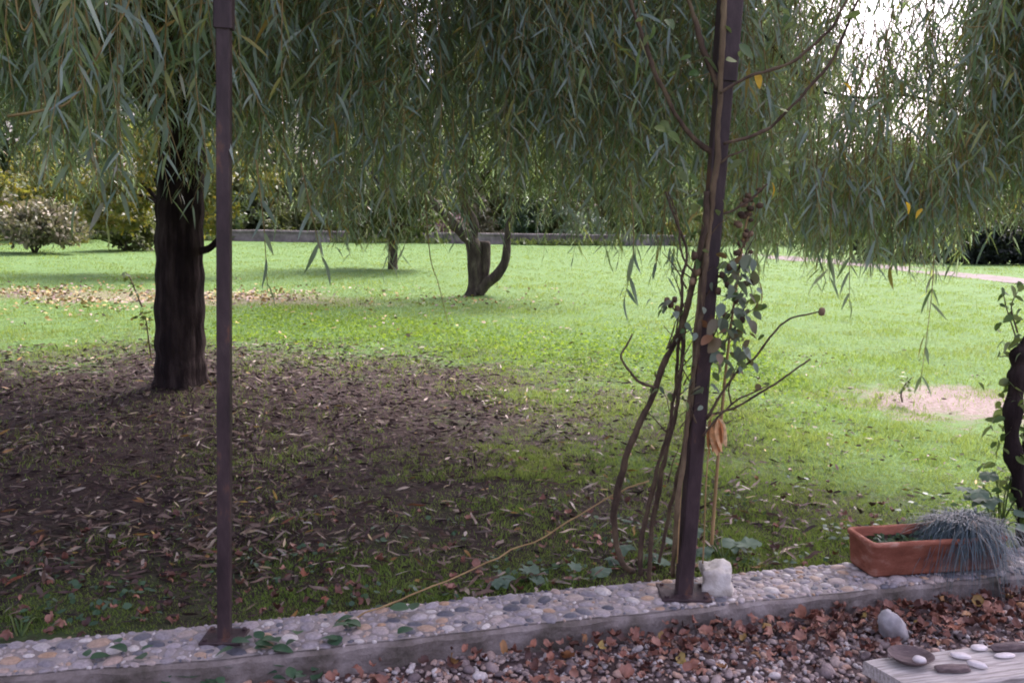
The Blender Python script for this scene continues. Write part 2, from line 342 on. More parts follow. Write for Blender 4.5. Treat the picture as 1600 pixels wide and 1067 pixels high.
def ground_material():
    m, N, Lk, b, out = nodes_of('lawn and bare earth')
    g = N.new('ShaderNodeNewGeometry'); pos = g.outputs['Position']
    n1 = noise(N, Lk, 1.1, 5, .6, pos); n2 = noise(N, Lk, 9, 5, .7, pos); n3 = noise(N, Lk, 45, 5, .7, pos)
    lawn = ramp(N, [(.25, (.055, .09, .03)), (.5, (.085, .155, .045)), (.78, (.13, .21, .07))]); Lk.new(n2.outputs[0], lawn.inputs[0])
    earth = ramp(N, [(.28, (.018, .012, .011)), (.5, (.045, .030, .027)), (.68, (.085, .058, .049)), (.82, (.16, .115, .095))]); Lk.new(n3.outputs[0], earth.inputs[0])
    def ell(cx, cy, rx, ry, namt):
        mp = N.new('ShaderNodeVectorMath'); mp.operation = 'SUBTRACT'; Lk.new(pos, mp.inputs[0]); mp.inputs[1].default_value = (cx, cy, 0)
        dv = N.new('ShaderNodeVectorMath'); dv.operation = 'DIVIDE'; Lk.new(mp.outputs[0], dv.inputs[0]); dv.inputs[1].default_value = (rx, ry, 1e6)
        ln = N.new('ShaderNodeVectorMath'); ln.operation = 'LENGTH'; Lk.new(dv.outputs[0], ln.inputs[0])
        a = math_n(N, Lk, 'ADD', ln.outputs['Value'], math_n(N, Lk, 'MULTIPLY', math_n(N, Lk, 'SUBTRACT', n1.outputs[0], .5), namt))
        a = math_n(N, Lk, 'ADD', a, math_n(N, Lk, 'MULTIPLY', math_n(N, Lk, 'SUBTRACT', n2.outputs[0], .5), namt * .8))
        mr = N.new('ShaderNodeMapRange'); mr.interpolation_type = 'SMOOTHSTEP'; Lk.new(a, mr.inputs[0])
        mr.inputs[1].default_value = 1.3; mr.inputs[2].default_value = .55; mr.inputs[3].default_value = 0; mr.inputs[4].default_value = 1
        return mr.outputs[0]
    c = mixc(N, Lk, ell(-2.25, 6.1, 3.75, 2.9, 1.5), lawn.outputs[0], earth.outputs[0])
    c = mixc(N, Lk, math_n(N, Lk, 'MULTIPLY', ell(-.6, 3.8, 3.6, 1.3, 1.2), .85), c, earth.outputs[0])
    pl = ramp(N, [(.3, (.10, .07, .05)), (.6, (.26, .19, .15)), (.8, (.36, .28, .24))]); Lk.new(n3.outputs[0], pl.inputs[0])
    c = mixc(N, Lk, math_n(N, Lk, 'MULTIPLY', ell(-5.6, 13.9, 3.6, 1.0, 1.6), .6), c, pl.outputs[0])
    sd = ramp(N, [(.3, (.10, .075, .065)), (.48, (.20, .155, .145)), (.72, (.31, .255, .245))]); Lk.new(n3.outputs[0], sd.inputs[0])
    pcs = gp(1490, 628)
    c = mixc(N, Lk, math_n(N, Lk, 'MULTIPLY', ell(pcs.x, pcs.y, .86, .62, 2.2), .95), c, sd.outputs[0])
    Lk.new(c, b.inputs['Base Color']); b.inputs['Roughness'].default_value = .95; b.inputs['Specular IOR Level'].default_value = .15
    bp = N.new('ShaderNodeBump'); bp.inputs['Strength'].default_value = .8; bp.inputs['Distance'].default_value = .03
    Lk.new(n3.outputs[0], bp.inputs['Height']); Lk.new(bp.outputs[0], b.inputs['Normal'])
    return m
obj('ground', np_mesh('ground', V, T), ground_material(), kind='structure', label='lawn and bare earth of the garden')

# terrace bed of gravel in front of the kerb
xs = np.arange(-6, 6.01, .12); rows = 36
TX = np.repeat(xs[None], rows, 0); kf = kerb_front(xs) + .10
TY = np.stack([kf + (-4 - kf) * (i / (rows - 1)) ** 1.4 for i in range(rows)])
TZ = TERR_Z + .010 * np.sin(TX * 7.1) * np.sin(TY * 6.3) + .006 * np.sin(TX * 17 + TY * 13)
V = np.stack([TX, TY, TZ], -1).reshape(-1, 3); nn = len(xs)
i0 = (np.arange(rows - 1)[:, None] * nn + np.arange(nn - 1)).ravel()
T = np.concatenate([np.stack([i0, i0 + nn + 1, i0 + 1], 1), np.stack([i0, i0 + nn, i0 + nn + 1], 1)])
terrace = obj('gravel_terrace', np_mesh('gravel_terrace', V, T), M['terrace_soil'], kind='structure', label='gravel bed of the terrace in front of the kerb')

def pebble_mesh(name, seed, n=8, m=4, amp=.12):
    vs_ = [(0, 0, 1)]; fs = []
    for i in range(1, m):
        th = math.pi * i / m
        for k in range(n):
            a = 2 * math.pi * k / n; d = Vector((math.sin(th) * math.cos(a), math.sin(th) * math.sin(a), math.cos(th)))
            vs_.append(tuple(d * (1 + amp * 2 * mnoise.noise(d * 1.3 + Vector((seed * 7.3, seed, 0))))))
    vs_.append((0, 0, -1))
    for k in range(n): fs.append((0, 1 + k, 1 + (k + 1) % n))
    for i in range(m - 2):
        for k in range(n):
            a, b2 = 1 + i * n + k, 1 + i * n + (k + 1) % n; fs.append((a, a + n, b2 + n)); fs.append((a, b2 + n, b2))
    o = 1 + (m - 2) * n
    for k in range(n): fs.append((o + k, len(vs_) - 1, o + (k + 1) % n))
    return np.array(vs_), np.array(fs)
PEB = [pebble_mesh('p', s) for s in range(6)]
PEB_LOW = [pebble_mesh('p', s + 20, 6, 3, .2) for s in range(6)]
def place(tpl, C, S, rz, tilt=None):
    """copies of a unit template, as one vertex and triangle list"""
    out = []
    for c, s, a, k in zip(C, S, rz, range(len(C))):
        V0, T0 = tpl[k % len(tpl)]; v = V0 * s; ca, sa = math.cos(a), math.sin(a)
        if tilt is not None:
            ct, st = math.cos(tilt[k]), math.sin(tilt[k]); v = np.stack([v[:, 0], v[:, 1] * ct - v[:, 2] * st, v[:, 1] * st + v[:, 2] * ct], 1)
        out.append((np.stack([v[:, 0] * ca - v[:, 1] * sa, v[:, 0] * sa + v[:, 1] * ca, v[:, 2]], 1) + c, T0))
    return merge(out)

# the kerb: a concrete strip with pebbles set in its top
dense = np.linspace(kfx[0], kfx[-1], 240)
loops = []
for x in dense:
    t = (x - kfx[0]) / (kfx[-1] - kfx[0]); xb = kbx[0] + t * (kbx[-1] - kbx[0])
    f = Vector((x, float(kerb_front(x)), KERB_Z)); bk = Vector((xb, float(kerb_back(xb)), KERB_Z))
    f.y += .004 * math.sin(x * 9) + .003 * math.sin(x * 23); u = (bk - f).normalized()
    z = Vector((0, 0, 1)); e = .003 * math.sin(x * 31)
    jit = lambda hh: u * (.007 * mnoise.noise(Vector((x * 14, hh * 40, 0))) + .004 * mnoise.noise(Vector((x * 45, hh * 90, 3))))
    loops.append([f - z * .22, f - z * .10 + jit(.10) - u * .004, f - z * .075 + jit(.075), f - z * .05 + jit(.05), f - z * .028 + jit(.028), f - z * (.010 + e) + jit(.01), f + u * .012, bk - u * .012, bk - z * .012, bk - z * .22])
kerb = MB().loft(loops).build('pebble_kerb', M['concrete'], smooth=False, label='low concrete kerb with river pebbles set in its top, under the posts', cat='kerb')
cap = MB()
for a, b2 in zip(loops[:-1], loops[1:]):
    q = [a[6] + (a[7] - a[6]) * .03, b2[6] + (b2[7] - b2[6]) * .03, b2[6] + (b2[7] - b2[6]) * .97, a[6] + (a[7] - a[6]) * .97]
    cap.add([p + Vector((0, 0, .003)) for p in q], [(0, 1, 2, 3)])
cap.build('mortar_bed', M['mortar'], kerb, smooth=False)
pc, pr, ps, pa = [], [], [], []
rg = np.random.default_rng(5)
for cls, tries in ((0, 520), (1, 5200), (2, 12000)):
    for _ in range(tries):
        a = (rg.uniform(.026, .040), rg.uniform(.016, .026), rg.uniform(.007, .014))[cls]; bb = a * rg.uniform(.55, .85)
        t = rg.uniform(); x = kfx[0] + t * (kfx[-1] - kfx[0]); xb = kbx[0] + t * (kbx[-1] - kbx[0])
        f = np.array([x, float(kerb_front(x))]); k2 = np.array([xb, float(kerb_back(xb))]); wdt = np.linalg.norm(k2 - f)
        vv = rg.uniform(.016 + bb, wdt - .01 - bb) / wdt; c = f + (k2 - f) * vv; rr = (a + bb) * .44
        if pc and np.min(np.hypot(*(np.array(pc) - c).T) - np.array(pr)) < rr: continue
        pc.append(c); pr.append(rr); ps.append((a, bb, max(.008, a * rg.uniform(.28, .42)))); pa.append(rg.normal(.05, .6) if cls < 2 else rg.uniform(0, 6.28))
C3 = np.array([[c[0], c[1], KERB_Z + .001] for c in pc]); S3 = np.array(ps); A3 = np.array(pa)
px_, py_, zz = project(C3); size = S3[:, 0] / zz * ((px_ > -20) & (px_ < 1620)) * (py_ < 1075)
order = np.argsort(-size); big, rest = order[:300], order[300:]
PME = [np_mesh('pebble', *p) for p in PEB]
for me in PME: me.materials.append(M['pebble'])
for i in big:
    o = obj('pebble', PME[i % 6], None, kerb, C3[i]); o.scale = S3[i]; o.rotation_euler = (0, 0, A3[i])
V, T = place(PEB_LOW, C3[rest], S3[rest], A3[rest]); obj('small_pebbles', np_mesh('small_pebbles', V, T), M['pebble'], kerb, kind='stuff')

# loose gravel on the terrace
NG = 13000
x = RNG.uniform(-2.6, 2.9, NG); y = kerb_front(x) - .005 - np.abs(RNG.uniform(0, 1, NG)) ** 1.1 * .95
s = RNG.uniform(.005, .012, NG) * np.where(RNG.uniform(size=NG) < .07, RNG.uniform(1.4, 2.3, NG), 1)
C3 = np.stack([x, y, TERR_Z + .010 * np.sin(x * 7.1) * np.sin(y * 6.3) + s * .35 + RNG.uniform(0, .007, NG)], 1)
S3 = s[:, None] * np.stack([RNG.uniform(1, 1.5, NG), RNG.uniform(.75, 1, NG), RNG.uniform(.5, .8, NG)], 1)
A3 = RNG.uniform(0, 6.28, NG)
px_, py_, zz = project(C3); size = s / zz * ((px_ > 330) & (px_ < 1610) & (py_ < 1068))
order = np.argsort(-size); big, rest = order[:300], order[300:]
GME = [np_mesh('gravel_stone', *p) for p in PEB]
for me in GME: me.materials.append(M['gravel'])
for i in big:
    o = obj('gravel_stone', GME[i % 6], None, terrace, C3[i]); o.scale = S3[i]; o.rotation_euler = (RNG.normal(0, .2), RNG.normal(0, .2), A3[i])
V, T = place(PEB_LOW, C3[rest], S3[rest], A3[rest], RNG.normal(0, .3, len(rest)))
obj('loose_gravel', np_mesh('loose_gravel', V, T), M['gravel'], terrace, kind='stuff')

# path, sandy patch
def sheet(name, poly, z, material, label):
    me = bpy.data.meshes.new(name); P = [Vector((p.x, p.y, float(ground_h(p.x, p.y)) + z)) for p in poly]
    bm = bmesh.new(); vs2 = [bm.verts.new(p) for p in P]; bm.faces.new(vs2); bmesh.ops.triangulate(bm, faces=bm.faces[:]); bm.to_mesh(me); bm.free()
    if me.polygons[0].normal.z < 0: me.flip_normals()
    return obj(name, me, material, kind='structure', label=label)
near = spline([gp(xx, yy) for xx, yy in [(1150, 400), (1250, 408), (1400, 422), (1500, 433), (1620, 446), (1800, 466)]], 10)
far = spline([gp(xx, yy) for xx, yy in [(1800, 452), (1620, 436), (1500, 425), (1400, 415), (1250, 402), (1150, 396)]], 10)
sheet('garden_path', [p + Vector((0, RNG.normal(0, .13), 0)) for p in near + far], .006, M['path'], 'pale garden path running across the right of the lawn')
pc_ = gp(1490, 628)

# ------------------------------------------------------------------ grass
NB = 560000
Ymax, e = 36.0, -.75
u = RNG.uniform(size=NB); y = (2.85 ** e + u * (Ymax ** e - 2.85 ** e)) ** (1 / e)
x = RNG.uniform(-1, 1, NB) * (y * .60 + 1.0)
p_keep = 1 - .88 * litter_zone(x, y)
p_keep *= np.where(y < 4.6, np.clip(.34 + .45 * vnoise(x, y, 2.6) + .3 * vnoise(x, y, 7) + np.clip((x - .6) * .5, 0, .6), .05, 1), 1)
inpatch = np.sqrt(((x - pc_.x) / .82) ** 2 + ((y - pc_.y) / .62) ** 2) + .45 * vnoise(x, y, 3) + .4 * vnoise(x, y, 9) < .85
pile = np.clip(1.2 - (((x + 5.6) / 3.6) ** 2 + ((y - 13.9) / 1.0) ** 2) + .8 * vnoise(x, y, 1.1), 0, 1)
p_keep *= np.where(inpatch, .13, 1) * (1 - .6 * pile) * np.clip(.95 + .35 * vnoise(x, y, 1.3) + .25 * vnoise(x, y, 6), .35, 1)
ppx, ppy, _ = project(np.stack([x, y, x * 0], 1))
onpath = (ppx > 1150) & (ppy > np.interp(ppx, [1150, 1250, 1400, 1500, 1620, 1800], [396, 404, 416, 425, 435, 452])) & (ppy < np.interp(ppx, [1150, 1250, 1400, 1500, 1620, 1800], [400, 408, 422, 433, 446, 466]))
onpath &= RNG.uniform(size=NB) < .9
keep = (RNG.uniform(size=NB) < p_keep) & (y > kerb_back(x) + .015) & ~onpath
x, y = x[keep], y[keep]; n = len(x)
patchy = .75 + .3 * np.sin(x * 1.7 + 2 * np.sin(y * .9)) * np.sin(y * 2.3) 
L = RNG.uniform(.028, .062, n) * patchy * np.where(y < 4.6, .8, 1); L *= np.clip(1 + .55 * vnoise(x, y, 2.3) + .5 * vnoise(x, y, 7.5), .45, 1.9); L = np.maximum(L, .018)
Wd = np.maximum(.0032, y * .00062) * RNG.uniform(.8, 1.3, n)
d = np.stack([RNG.normal(0, .45, n), RNG.normal(0, .45, n), np.ones(n)], 1)
bend = np.stack([RNG.normal(0, .28, n), RNG.normal(0, .28, n), RNG.uniform(-.2, .1, n)], 1)
V, T = blades(np.stack([x, y, ground_h(x, y) - .004], 1), d, L, Wd, bend)
obj('lawn_grass', np_mesh('lawn_grass', V, T), M['grass'], kind='stuff', label='short green lawn grass across the garden', cat='grass')
# low leafy ground cover at the edge of the shade
n = 12000; x = RNG.uniform(-3.6, 2.6, n); y = 9.7 + RNG.normal(0, 1.05, n) - .5 * x * .8
k = RNG.uniform(size=n) < np.clip(1.1 - litter_zone(x, y), .15, 1); x, y = x[k], y[k]; n = len(x)
dd = rand_dir(n, flat=.35); dd[:, 2] = np.abs(dd[:, 2])
V, T = leaves(np.stack([x, y, ground_h(x, y) + RNG.uniform(.01, .05, n)], 1), dd, RNG.uniform(.02, .04, n), RNG.uniform(.015, .03, n), .2, side=np.stack([RNG.normal(size=n), RNG.normal(size=n), .2 * RNG.normal(size=n)], 1))
obj('ground_cover', np_mesh('ground_cover', V, T), M['weed'], kind='stuff', label='bright yellow-green ground cover along the shade edge', cat='ground cover')
n = 1500; x = RNG.uniform(-2.6, 2.6, n); y = kerb_back(x) + np.abs(RNG.normal(0, .5, n)) + .03
k = np.sin(x * 6.1 + 1) * np.sin(y * 7.7) > .1; x, y = x[k], y[k]; n = len(x)
dd = rand_dir(n, flat=.4); dd[:, 2] = np.abs(dd[:, 2])
V, T = leaves(np.stack([x, y, ground_h(x, y) + RNG.uniform(.005, .035, n)], 1), dd, RNG.uniform(.018, .04, n), RNG.uniform(.014, .03, n), .2, side=np.stack([RNG.normal(size=n), RNG.normal(size=n), .2 * RNG.normal(size=n)], 1))
obj('low_weeds', np_mesh('low_weeds', V, T), M['bramble_leaf'], kind='stuff', label='small green weeds growing behind the kerb', cat='weeds')

# ------------------------------------------------------------------ fallen leaves
def leaf_mesh(name, L=1.0, W=.16, curl=.12, fold=.25, seg=6, wav=.0, twist=0.0, material=None, prof=None):
    """one slender leaf along +Y with a folded midrib"""
    V_, F_ = [], []
    for i in range(seg + 1):
        s_ = i / seg; w = W * .5 * (prof(s_) if prof else math.sin(math.pi * min(1, s_ * .93 + .05)) ** .8); z = -curl * s_ * s_ * L
        sx = wav * math.sin(s_ * 7); tw = twist * s_
        for k in (-1, 0, 1):
            V_.append((k * w * math.cos(tw) + sx, s_ * L, z + abs(k) * w * fold + k * w * math.sin(tw)))
    for i in range(seg):
        for k in (0, 1):
            a = i * 3 + k; F_.append((a, a + 1, a + 4, a + 3))
    me = MB().add(V_, F_).mesh(name)
    if material: me.materials.append(material)
    return me
def lobed_mesh(name, lobes=5, depth=.35, cup=.2, seed=0, material=None, n=20):
    """a broad lobed leaf lying in XY, stalk at the origin, about one unit long"""
    rr = random.Random(seed); V_ = [(0, .42, .0)]; F_ = []
    for k in range(n):
        a = -math.pi / 2 + 2 * math.pi * k / n
        lob = 1 - depth * (.5 + .5 * math.cos(lobes * (a - math.pi / 2) + math.pi)) * (1 if k else 0)
        if k == 0: lob = .55
        rad = .52 * lob * rr.uniform(.92, 1.08)
        V_.append((math.cos(a) * rad * 1.0, .42 + math.sin(a) * rad, cup * rad * rad * 2 + rr.uniform(-.05, .05) * (1.6 if abs(cup) < .5 else 2.6)))
    for k in range(n): F_.append((0, 1 + k, 1 + (k + 1) % n))
    me = MB().add(V_, F_).mesh(name)
    if material: me.materials.append(material)
    return me
# under the willow: narrow willow leaves, matted
n = 30000
a = RNG.uniform(0, 6.28, n); r_ = np.sqrt(RNG.uniform(0, 1, n)) * 1.15
x = -2.1 + np.cos(a) * r_ * 3.7; y = 6.1 + np.sin(a) * r_ * 3.1
k = (y > kerb_back(x) + .02) & (RNG.uniform(size=n) < .25 + .75 * litter_zone(x, y)); x, y = x[k], y[k]; n = len(x)
dd = rand_dir(n, flat=.16)
V, T = leaves(np.stack([x, y, ground_h(x, y) + RNG.uniform(.003, .016, n)], 1), dd, RNG.uniform(.035, .085, n), RNG.uniform(.007, .018, n), RNG.uniform(-.1, .15, n), side=np.stack([RNG.normal(size=n), RNG.normal(size=n), .35 * RNG.normal(size=n)], 1))
old = obj('leaf_mat', np_mesh('leaf_mat', V, T), M['litter_dark'], kind='stuff', label='dark mat of old willow leaves on the earth under the willow', cat='leaf litter')
fr_x, fr_y = [], []
while len(fr_x) < 4200:
    Yk = 3.0 + random.random() ** 1.5 * 6.5; xk = random.uniform(-.66, .42) * Yk + random.uniform(-.3, .3)
    if Yk > kerb_back(xk) + .05 and random.random() < (.45 + .55 * float(litter_zone(xk, Yk)) - max(0, xk - .8) * .5) * min(1, max(.12, .6 + 1.1 * float(vnoise(xk, Yk, 2.2)))): fr_x.append(xk); fr_y.append(Yk)
x, y = np.array(fr_x), np.array(fr_y); n = len(x)
base = np.stack([x, y, ground_h(x, y) + RNG.uniform(.012, .03, n)], 1); Ls = RNG.uniform(.045, .095, n)
px_, py_, zz = project(base); size = Ls / zz * ((px_ > 0) & (px_ < 1600)); order = np.argsort(-size); big, rest = order[:300], order[300:]
dd = rand_dir(len(rest), flat=.22)
V, T = leaves(base[rest], dd, Ls[rest], Ls[rest] * RNG.uniform(.11, .2, len(rest)), RNG.uniform(-.1, .25, len(rest)), side=np.stack([RNG.normal(size=len(rest)), RNG.normal(size=len(rest)), .4 * RNG.normal(size=len(rest))], 1))
lit = obj('fallen_leaves', np_mesh('fallen_leaves', V, T), M['litter'], kind='stuff', label='pale narrow fallen willow leaves scattered behind the kerb', cat='fallen leaves')
FL = [leaf_mesh('fallen_leaf', 1, .17, c, f, 6, wv, tw, M['litter']) for c, f, wv, tw in ((.1, .3, .02, .3), (-.15, .5, .04, -.5), (.25, .2, -.03, .8), (0, .6, .05, .1))]
for i in big:
    o = obj('leaf', FL[i % 4], None, lit, base[i]); s_ = Ls[i]; o.scale = (s_ * RNG.uniform(.8, 1.3), s_, s_); o.rotation_euler = (RNG.normal(0, .18), RNG.normal(0, .5), RNG.uniform(0, 6.28))
# broad brown leaves on the terrace
BL = [lobed_mesh('brown_leaf', l, dp, c, sd, M['litter_brown'], 18) for l, dp, c, sd in ((2, .45, .9, 1), (5, .3, -.8, 2), (1, .3, 1.2, 3), (2, .6, -1.1, 4), (3, .35, .8, 5))]
BT = []
for me in BL:
    v = np.array([tuple(q.co) for q in me.vertices]); t = np.array([tuple(p.vertices) for p in me.polygons]); BT.append((v, t))
n = 3000; x = np.concatenate([RNG.uniform(-.9, 2.8, 2000), RNG.uniform(-2, 2.8, 1000)]); off = np.concatenate([np.abs(RNG.normal(.06, .13, 2000)), RNG.uniform(0, .8, 1000)])
k = RNG.uniform(size=n) < np.clip(.25 + .45 * (x - .1), .10, .7) * np.where(off > .28, .5, 1); x, off = x[k], off[k]; n = len(x)
y = kerb_front(x) - .02 - off; s = RNG.uniform(.014, .046, n) * np.where(RNG.uniform(size=n) < .1, 1.35, 1)
C3 = np.stack([x, y, TERR_Z + .012 + RNG.uniform(0, .03, n) + .02 * np.exp(-off / .12)], 1); A3 = RNG.uniform(0, 6.28, n)
px_, py_, zz = project(C3); size = s / zz * ((px_ > 200) & (px_ < 1610) & (py_ < 1068)); order = np.argsort(-size); big, rest = order[:260], order[260:]
V, T = place(BT, C3[rest], np.repeat(s[rest][:, None], 3, 1), A3[rest], RNG.normal(0, .45, len(rest)))
lit2 = obj('fallen_leaves', np_mesh('fallen_leaves', V, T), M['litter_brown'], kind='stuff', label='reddish brown fallen leaves drifted on the gravel against the kerb', cat='fallen leaves')
for i in big:
    o = obj('leaf', BL[i % 5], None, lit2, C3[i]); o.scale = (s[i], s[i] * RNG.uniform(.9, 1.4), s[i]); o.rotation_euler = (RNG.normal(0, .45), RNG.normal(0, .45), A3[i])
# brown leaves on the grass near the kerb, yellow and pink ones round the far pile
n = 5200; x = RNG.uniform(-3, 4.5, n); y = RNG.uniform(3.2, 9.5, n); k = (y > kerb_back(x) + .05) & (RNG.uniform(size=n) < np.clip(.5 + 1.0 * vnoise(x, y, 1.4) + (5.5 - y) * .2, .06, 1)); x, y = x[k], y[k]; n = len(x)
V, T = leaves(np.stack([x, y, ground_h(x, y) + RNG.uniform(.012, .035, n)], 1), rand_dir(n, flat=.25), RNG.uniform(.02, .06, n), RNG.uniform(.006, .016, n), .1)
obj('lawn_litter', np_mesh('lawn_litter', V, T), M['litter'], kind='stuff', label='thin dry leaf scraps scattered through the near lawn', cat='leaf litter')
n = 330; x = RNG.uniform(-2.2, 1.9, n); y = kerb_back(x) + .04 + np.abs(RNG.normal(0, .6, n)); s = RNG.uniform(.018, .045, n)
V, T = place(BT, np.stack([x, y, ground_h(x, y) + .025], 1), np.repeat(s[:, None], 3, 1), RNG.uniform(0, 6.28, n), RNG.normal(0, .4, n))
obj('scattered_leaves', np_mesh('scattered_leaves', V, T), M['litter_brown'], kind='stuff', label='broad brown leaves scattered in the grass behind the kerb', cat='fallen leaves')
n = 3600; x = -5.6 + RNG.normal(0, 2.3, n); y = 13.8 + RNG.normal(0, .75, n) + .5 * vnoise(x, x * 0, .8)
k = RNG.uniform(size=n) < np.clip(.6 + 1.1 * vnoise(x, y, 1.1), .08, 1); x, y = x[k], y[k]
x = np.concatenate([x, RNG.uniform(-8, .8, 420)]); y = np.concatenate([y, RNG.uniform(9.5, 17, 420)]); n = len(x)
dd = rand_dir(n, flat=.25)
V, T = leaves(np.stack([x, y, ground_h(x, y) + RNG.uniform(.02, .06, n)], 1), dd, RNG.uniform(.04, .085, n), RNG.uniform(.02, .045, n), .1, side=np.stack([RNG.normal(size=n), RNG.normal(size=n), .3 * RNG.normal(size=n)], 1))
obj('yellow_leaf_drift', np_mesh('yellow_leaf_drift', V, T), M['litter_yellow'], kind='stuff', label='drift of yellow and pinkish leaves on the lawn beyond the willow', cat='fallen leaves')

# ------------------------------------------------------------------ far garden: wall, hedge, shrubs, trees
def crown(n, blobs, size, rng, aspect=.6, shell=.75, droop=.2, flat=1.0):
    """leaves spread through uneven clumps; blobs = (centre, radii, weight)"""
    B = []
    w = np.array([b[2] for b in blobs], float); w /= w.sum()
    for (c, r3, _), ww in zip(blobs, w):
        m = int(n * ww); nc = max(6, m // 45)
        cd = rand_dir(nc, rng) * (rng.uniform(0, 1, (nc, 1)) ** (1 / 3) * (1 - shell) + shell * rng.uniform(.75, 1.05, (nc, 1)))
        cc = np.array(c) + cd * np.array(r3); idx = rng.integers(0, nc, m)
        B.append(cc[idx] + rng.normal(size=(m, 3)) * np.array(r3) * .13)
    B = np.concatenate(B); m = len(B)
    dd = rand_dir(m, rng, flat); L = size * rng.uniform(.6, 1.3, m)
    return leaves(B, dd, L, L * aspect, droop, rng)
rng2 = np.random.default_rng(21)
WY = gp(700, 382).y
wall = MB(); segs = []
wpts = [gp(xx, yy) for xx, yy in [(-500, 366), (150, 374), (400, 377), (700, 381), (1000, 384), (1080, 385)]]
wall = thing('garden_wall', 'low grey stone wall along the far edge of the lawn', 'wall', (wpts[0].x, wpts[0].y, 0))
body, cop = MB(), MB(); o0 = Vector((wpts[0].x, wpts[0].y, 0)); dense_w = spline(wpts, 8)
lb, lc = [], []
for p in dense_w:
    p = p - o0; h = .36 + .03 * mnoise.noise(p * .7); dv = Vector((0, .35, 0))
    lb.append([p + Vector((0, 0, -.1)), p + Vector((0, 0, h)), p + dv + Vector((0, 0, h)), p + dv + Vector((0, 0, -.1))])
    lc.append([p + Vector((0, -.05, h + .004)), p + Vector((0, -.05, h + .08)), p + Vector((0, .4, h + .08)), p + Vector((0, .4, h + .004))])
body.loft(lb).build('wall_body', M['wall_stone'], wall, smooth=False); cop.loft(lc).build('coping', M['wall_stone'], wall, smooth=False)

def shrub(name, px, py, Y, rx, rz, n, size, mat_, label, zc=None, group=None, ry=None):
    b = gp(px, py) if Y is None else Vector((at(px, py, Y).x, Y, 0)); ry = ry or rx * .8
    t = thing(name, label, 'shrub', b, group); bl = []
    for k in range(7):
        a = rng2.uniform(0, 6.28); q = rng2.uniform(.1, .6)
        bl.append(((math.cos(a) * rx * q, math.sin(a) * ry * q, rz * rng2.uniform(.2, 1.1)), (rx * rng2.uniform(.35, .6), ry * rng2.uniform(.35, .6), rz * rng2.uniform(.35, .6)), 1))
    V_, T_ = crown(n, bl, size, rng2, .6); V_[:, 2] = np.maximum(V_[:, 2], .02)
    obj('foliage', np_mesh('foliage', V_, T_), mat_, t)
    mb = MB()
    for k in range(5):
        a = rng2.uniform(0, 6.28); mb.tube(spline([(0, 0, -.05), (math.cos(a) * rx * .2, math.sin(a) * ry * .2, rz * .6), (math.cos(a) * rx * .45, math.sin(a) * ry * .45, rz * 1.1)], 3), taper(.025, .008, 7), 5)
    mb.build('stems', M['bark_grey'], t); return t
for px, py, Y, rx, rz, n, size, mt, lab in (
    (55, 398, 25, 1.9, 1.05, 6500, .12, 'pale_leaf', 'pale yellow and pink leaved shrub at the left edge of the lawn'),
    (195, 390, 27, 1.7, 1.1, 5000, .13, 'far_leaf_b', 'dull green shrub between the pale shrub and the willow trunk'),
    (-70, 388, 29, 2.4, 1.9, 5000, .17, 'hazel_leaf', 'tall yellow-green shrub behind the pale leaved shrub'),
    (90, 384, 33, 2.6, 2.3, 6500, .17, 'hazel_leaf', 'yellow-green bushy shrub above the pale shrub'),
    (330, 380, 40.5, 2.4, 1.5, 4500, .17, 'far_leaf_a', 'mid green shrub behind the wall by the willow trunk'),
    (470, 374, 42, 2.3, 1.4, 4500, .17, 'far_leaf_b', 'olive green shrub behind the left part of the far wall'),
    (575, 374, 41.5, 1.7, 1.1, 3200, .15, 'silver_leaf', 'pale flowering shrub behind the far wall near the small tree'),
    (690, 372, 40.6, 1.3, .95, 3000, .14, 'pink_leaf', 'pink flowering shrub behind the far wall left of the forked tree'),
    (740, 372, 43, 1.6, 1.5, 3200, .15, 'pale_leaf', 'pale shrub behind the forked tree trunk'),
    (822, 374, 40.8, 1.5, 1.7, 5500, .16, 'ivy_leaf', 'dark green rounded shrub behind the far wall beside the curved limb'),
    (905, 374, 41.5, 1.7, 1.1, 3600, .15, 'silver_leaf', 'silvery green shrub behind the middle of the far wall'),
    (985, 375, 42.5, 1.8, 1.2, 3600, .15, 'far_leaf_a', 'mid green shrub behind the right part of the far wall'),
    (1085, 380, 42, 2.1, 1.2, 4000, .15, 'hazel_leaf', 'yellowish shrub at the right end of the far wall'),
    (1200, 386, 41, 2.0, 1.3, 4000, .15, 'far_leaf_b', 'olive shrub just right of the leaning post'),
    (1310, 390, 40, 2.2, 1.4, 4500, .15, 'far_leaf_a', 'green shrub behind the start of the garden path')):
    shrub('shrub', px, py, Y, rx, rz, n, size, M[mt], lab, group='shrubs along the far side of the lawn')
n = 11000; x = rng2.uniform(-26, 14, n); k = vnoise(x, x * 0, .5) > -.15; x = x[k]; n = len(x); y = np.interp(x, [p.x for p in dense_w], [p.y for p in dense_w]) - np.abs(rng2.normal(0, .28, n)) - .03
dd = rand_dir(n, rng2); dd[:, 2] = np.abs(dd[:, 2]) + .8
V, T = leaves(np.stack([x, y, 0 * x], 1), dd, rng2.uniform(.1, .55, n), rng2.uniform(.03, .06, n), .3, rng2)
obj('wall_foot_grass', np_mesh('wall_foot_grass', V, T), M['far_leaf_a'], kind='stuff', label='unmown tufts of grass along the foot of the far wall', cat='grass')
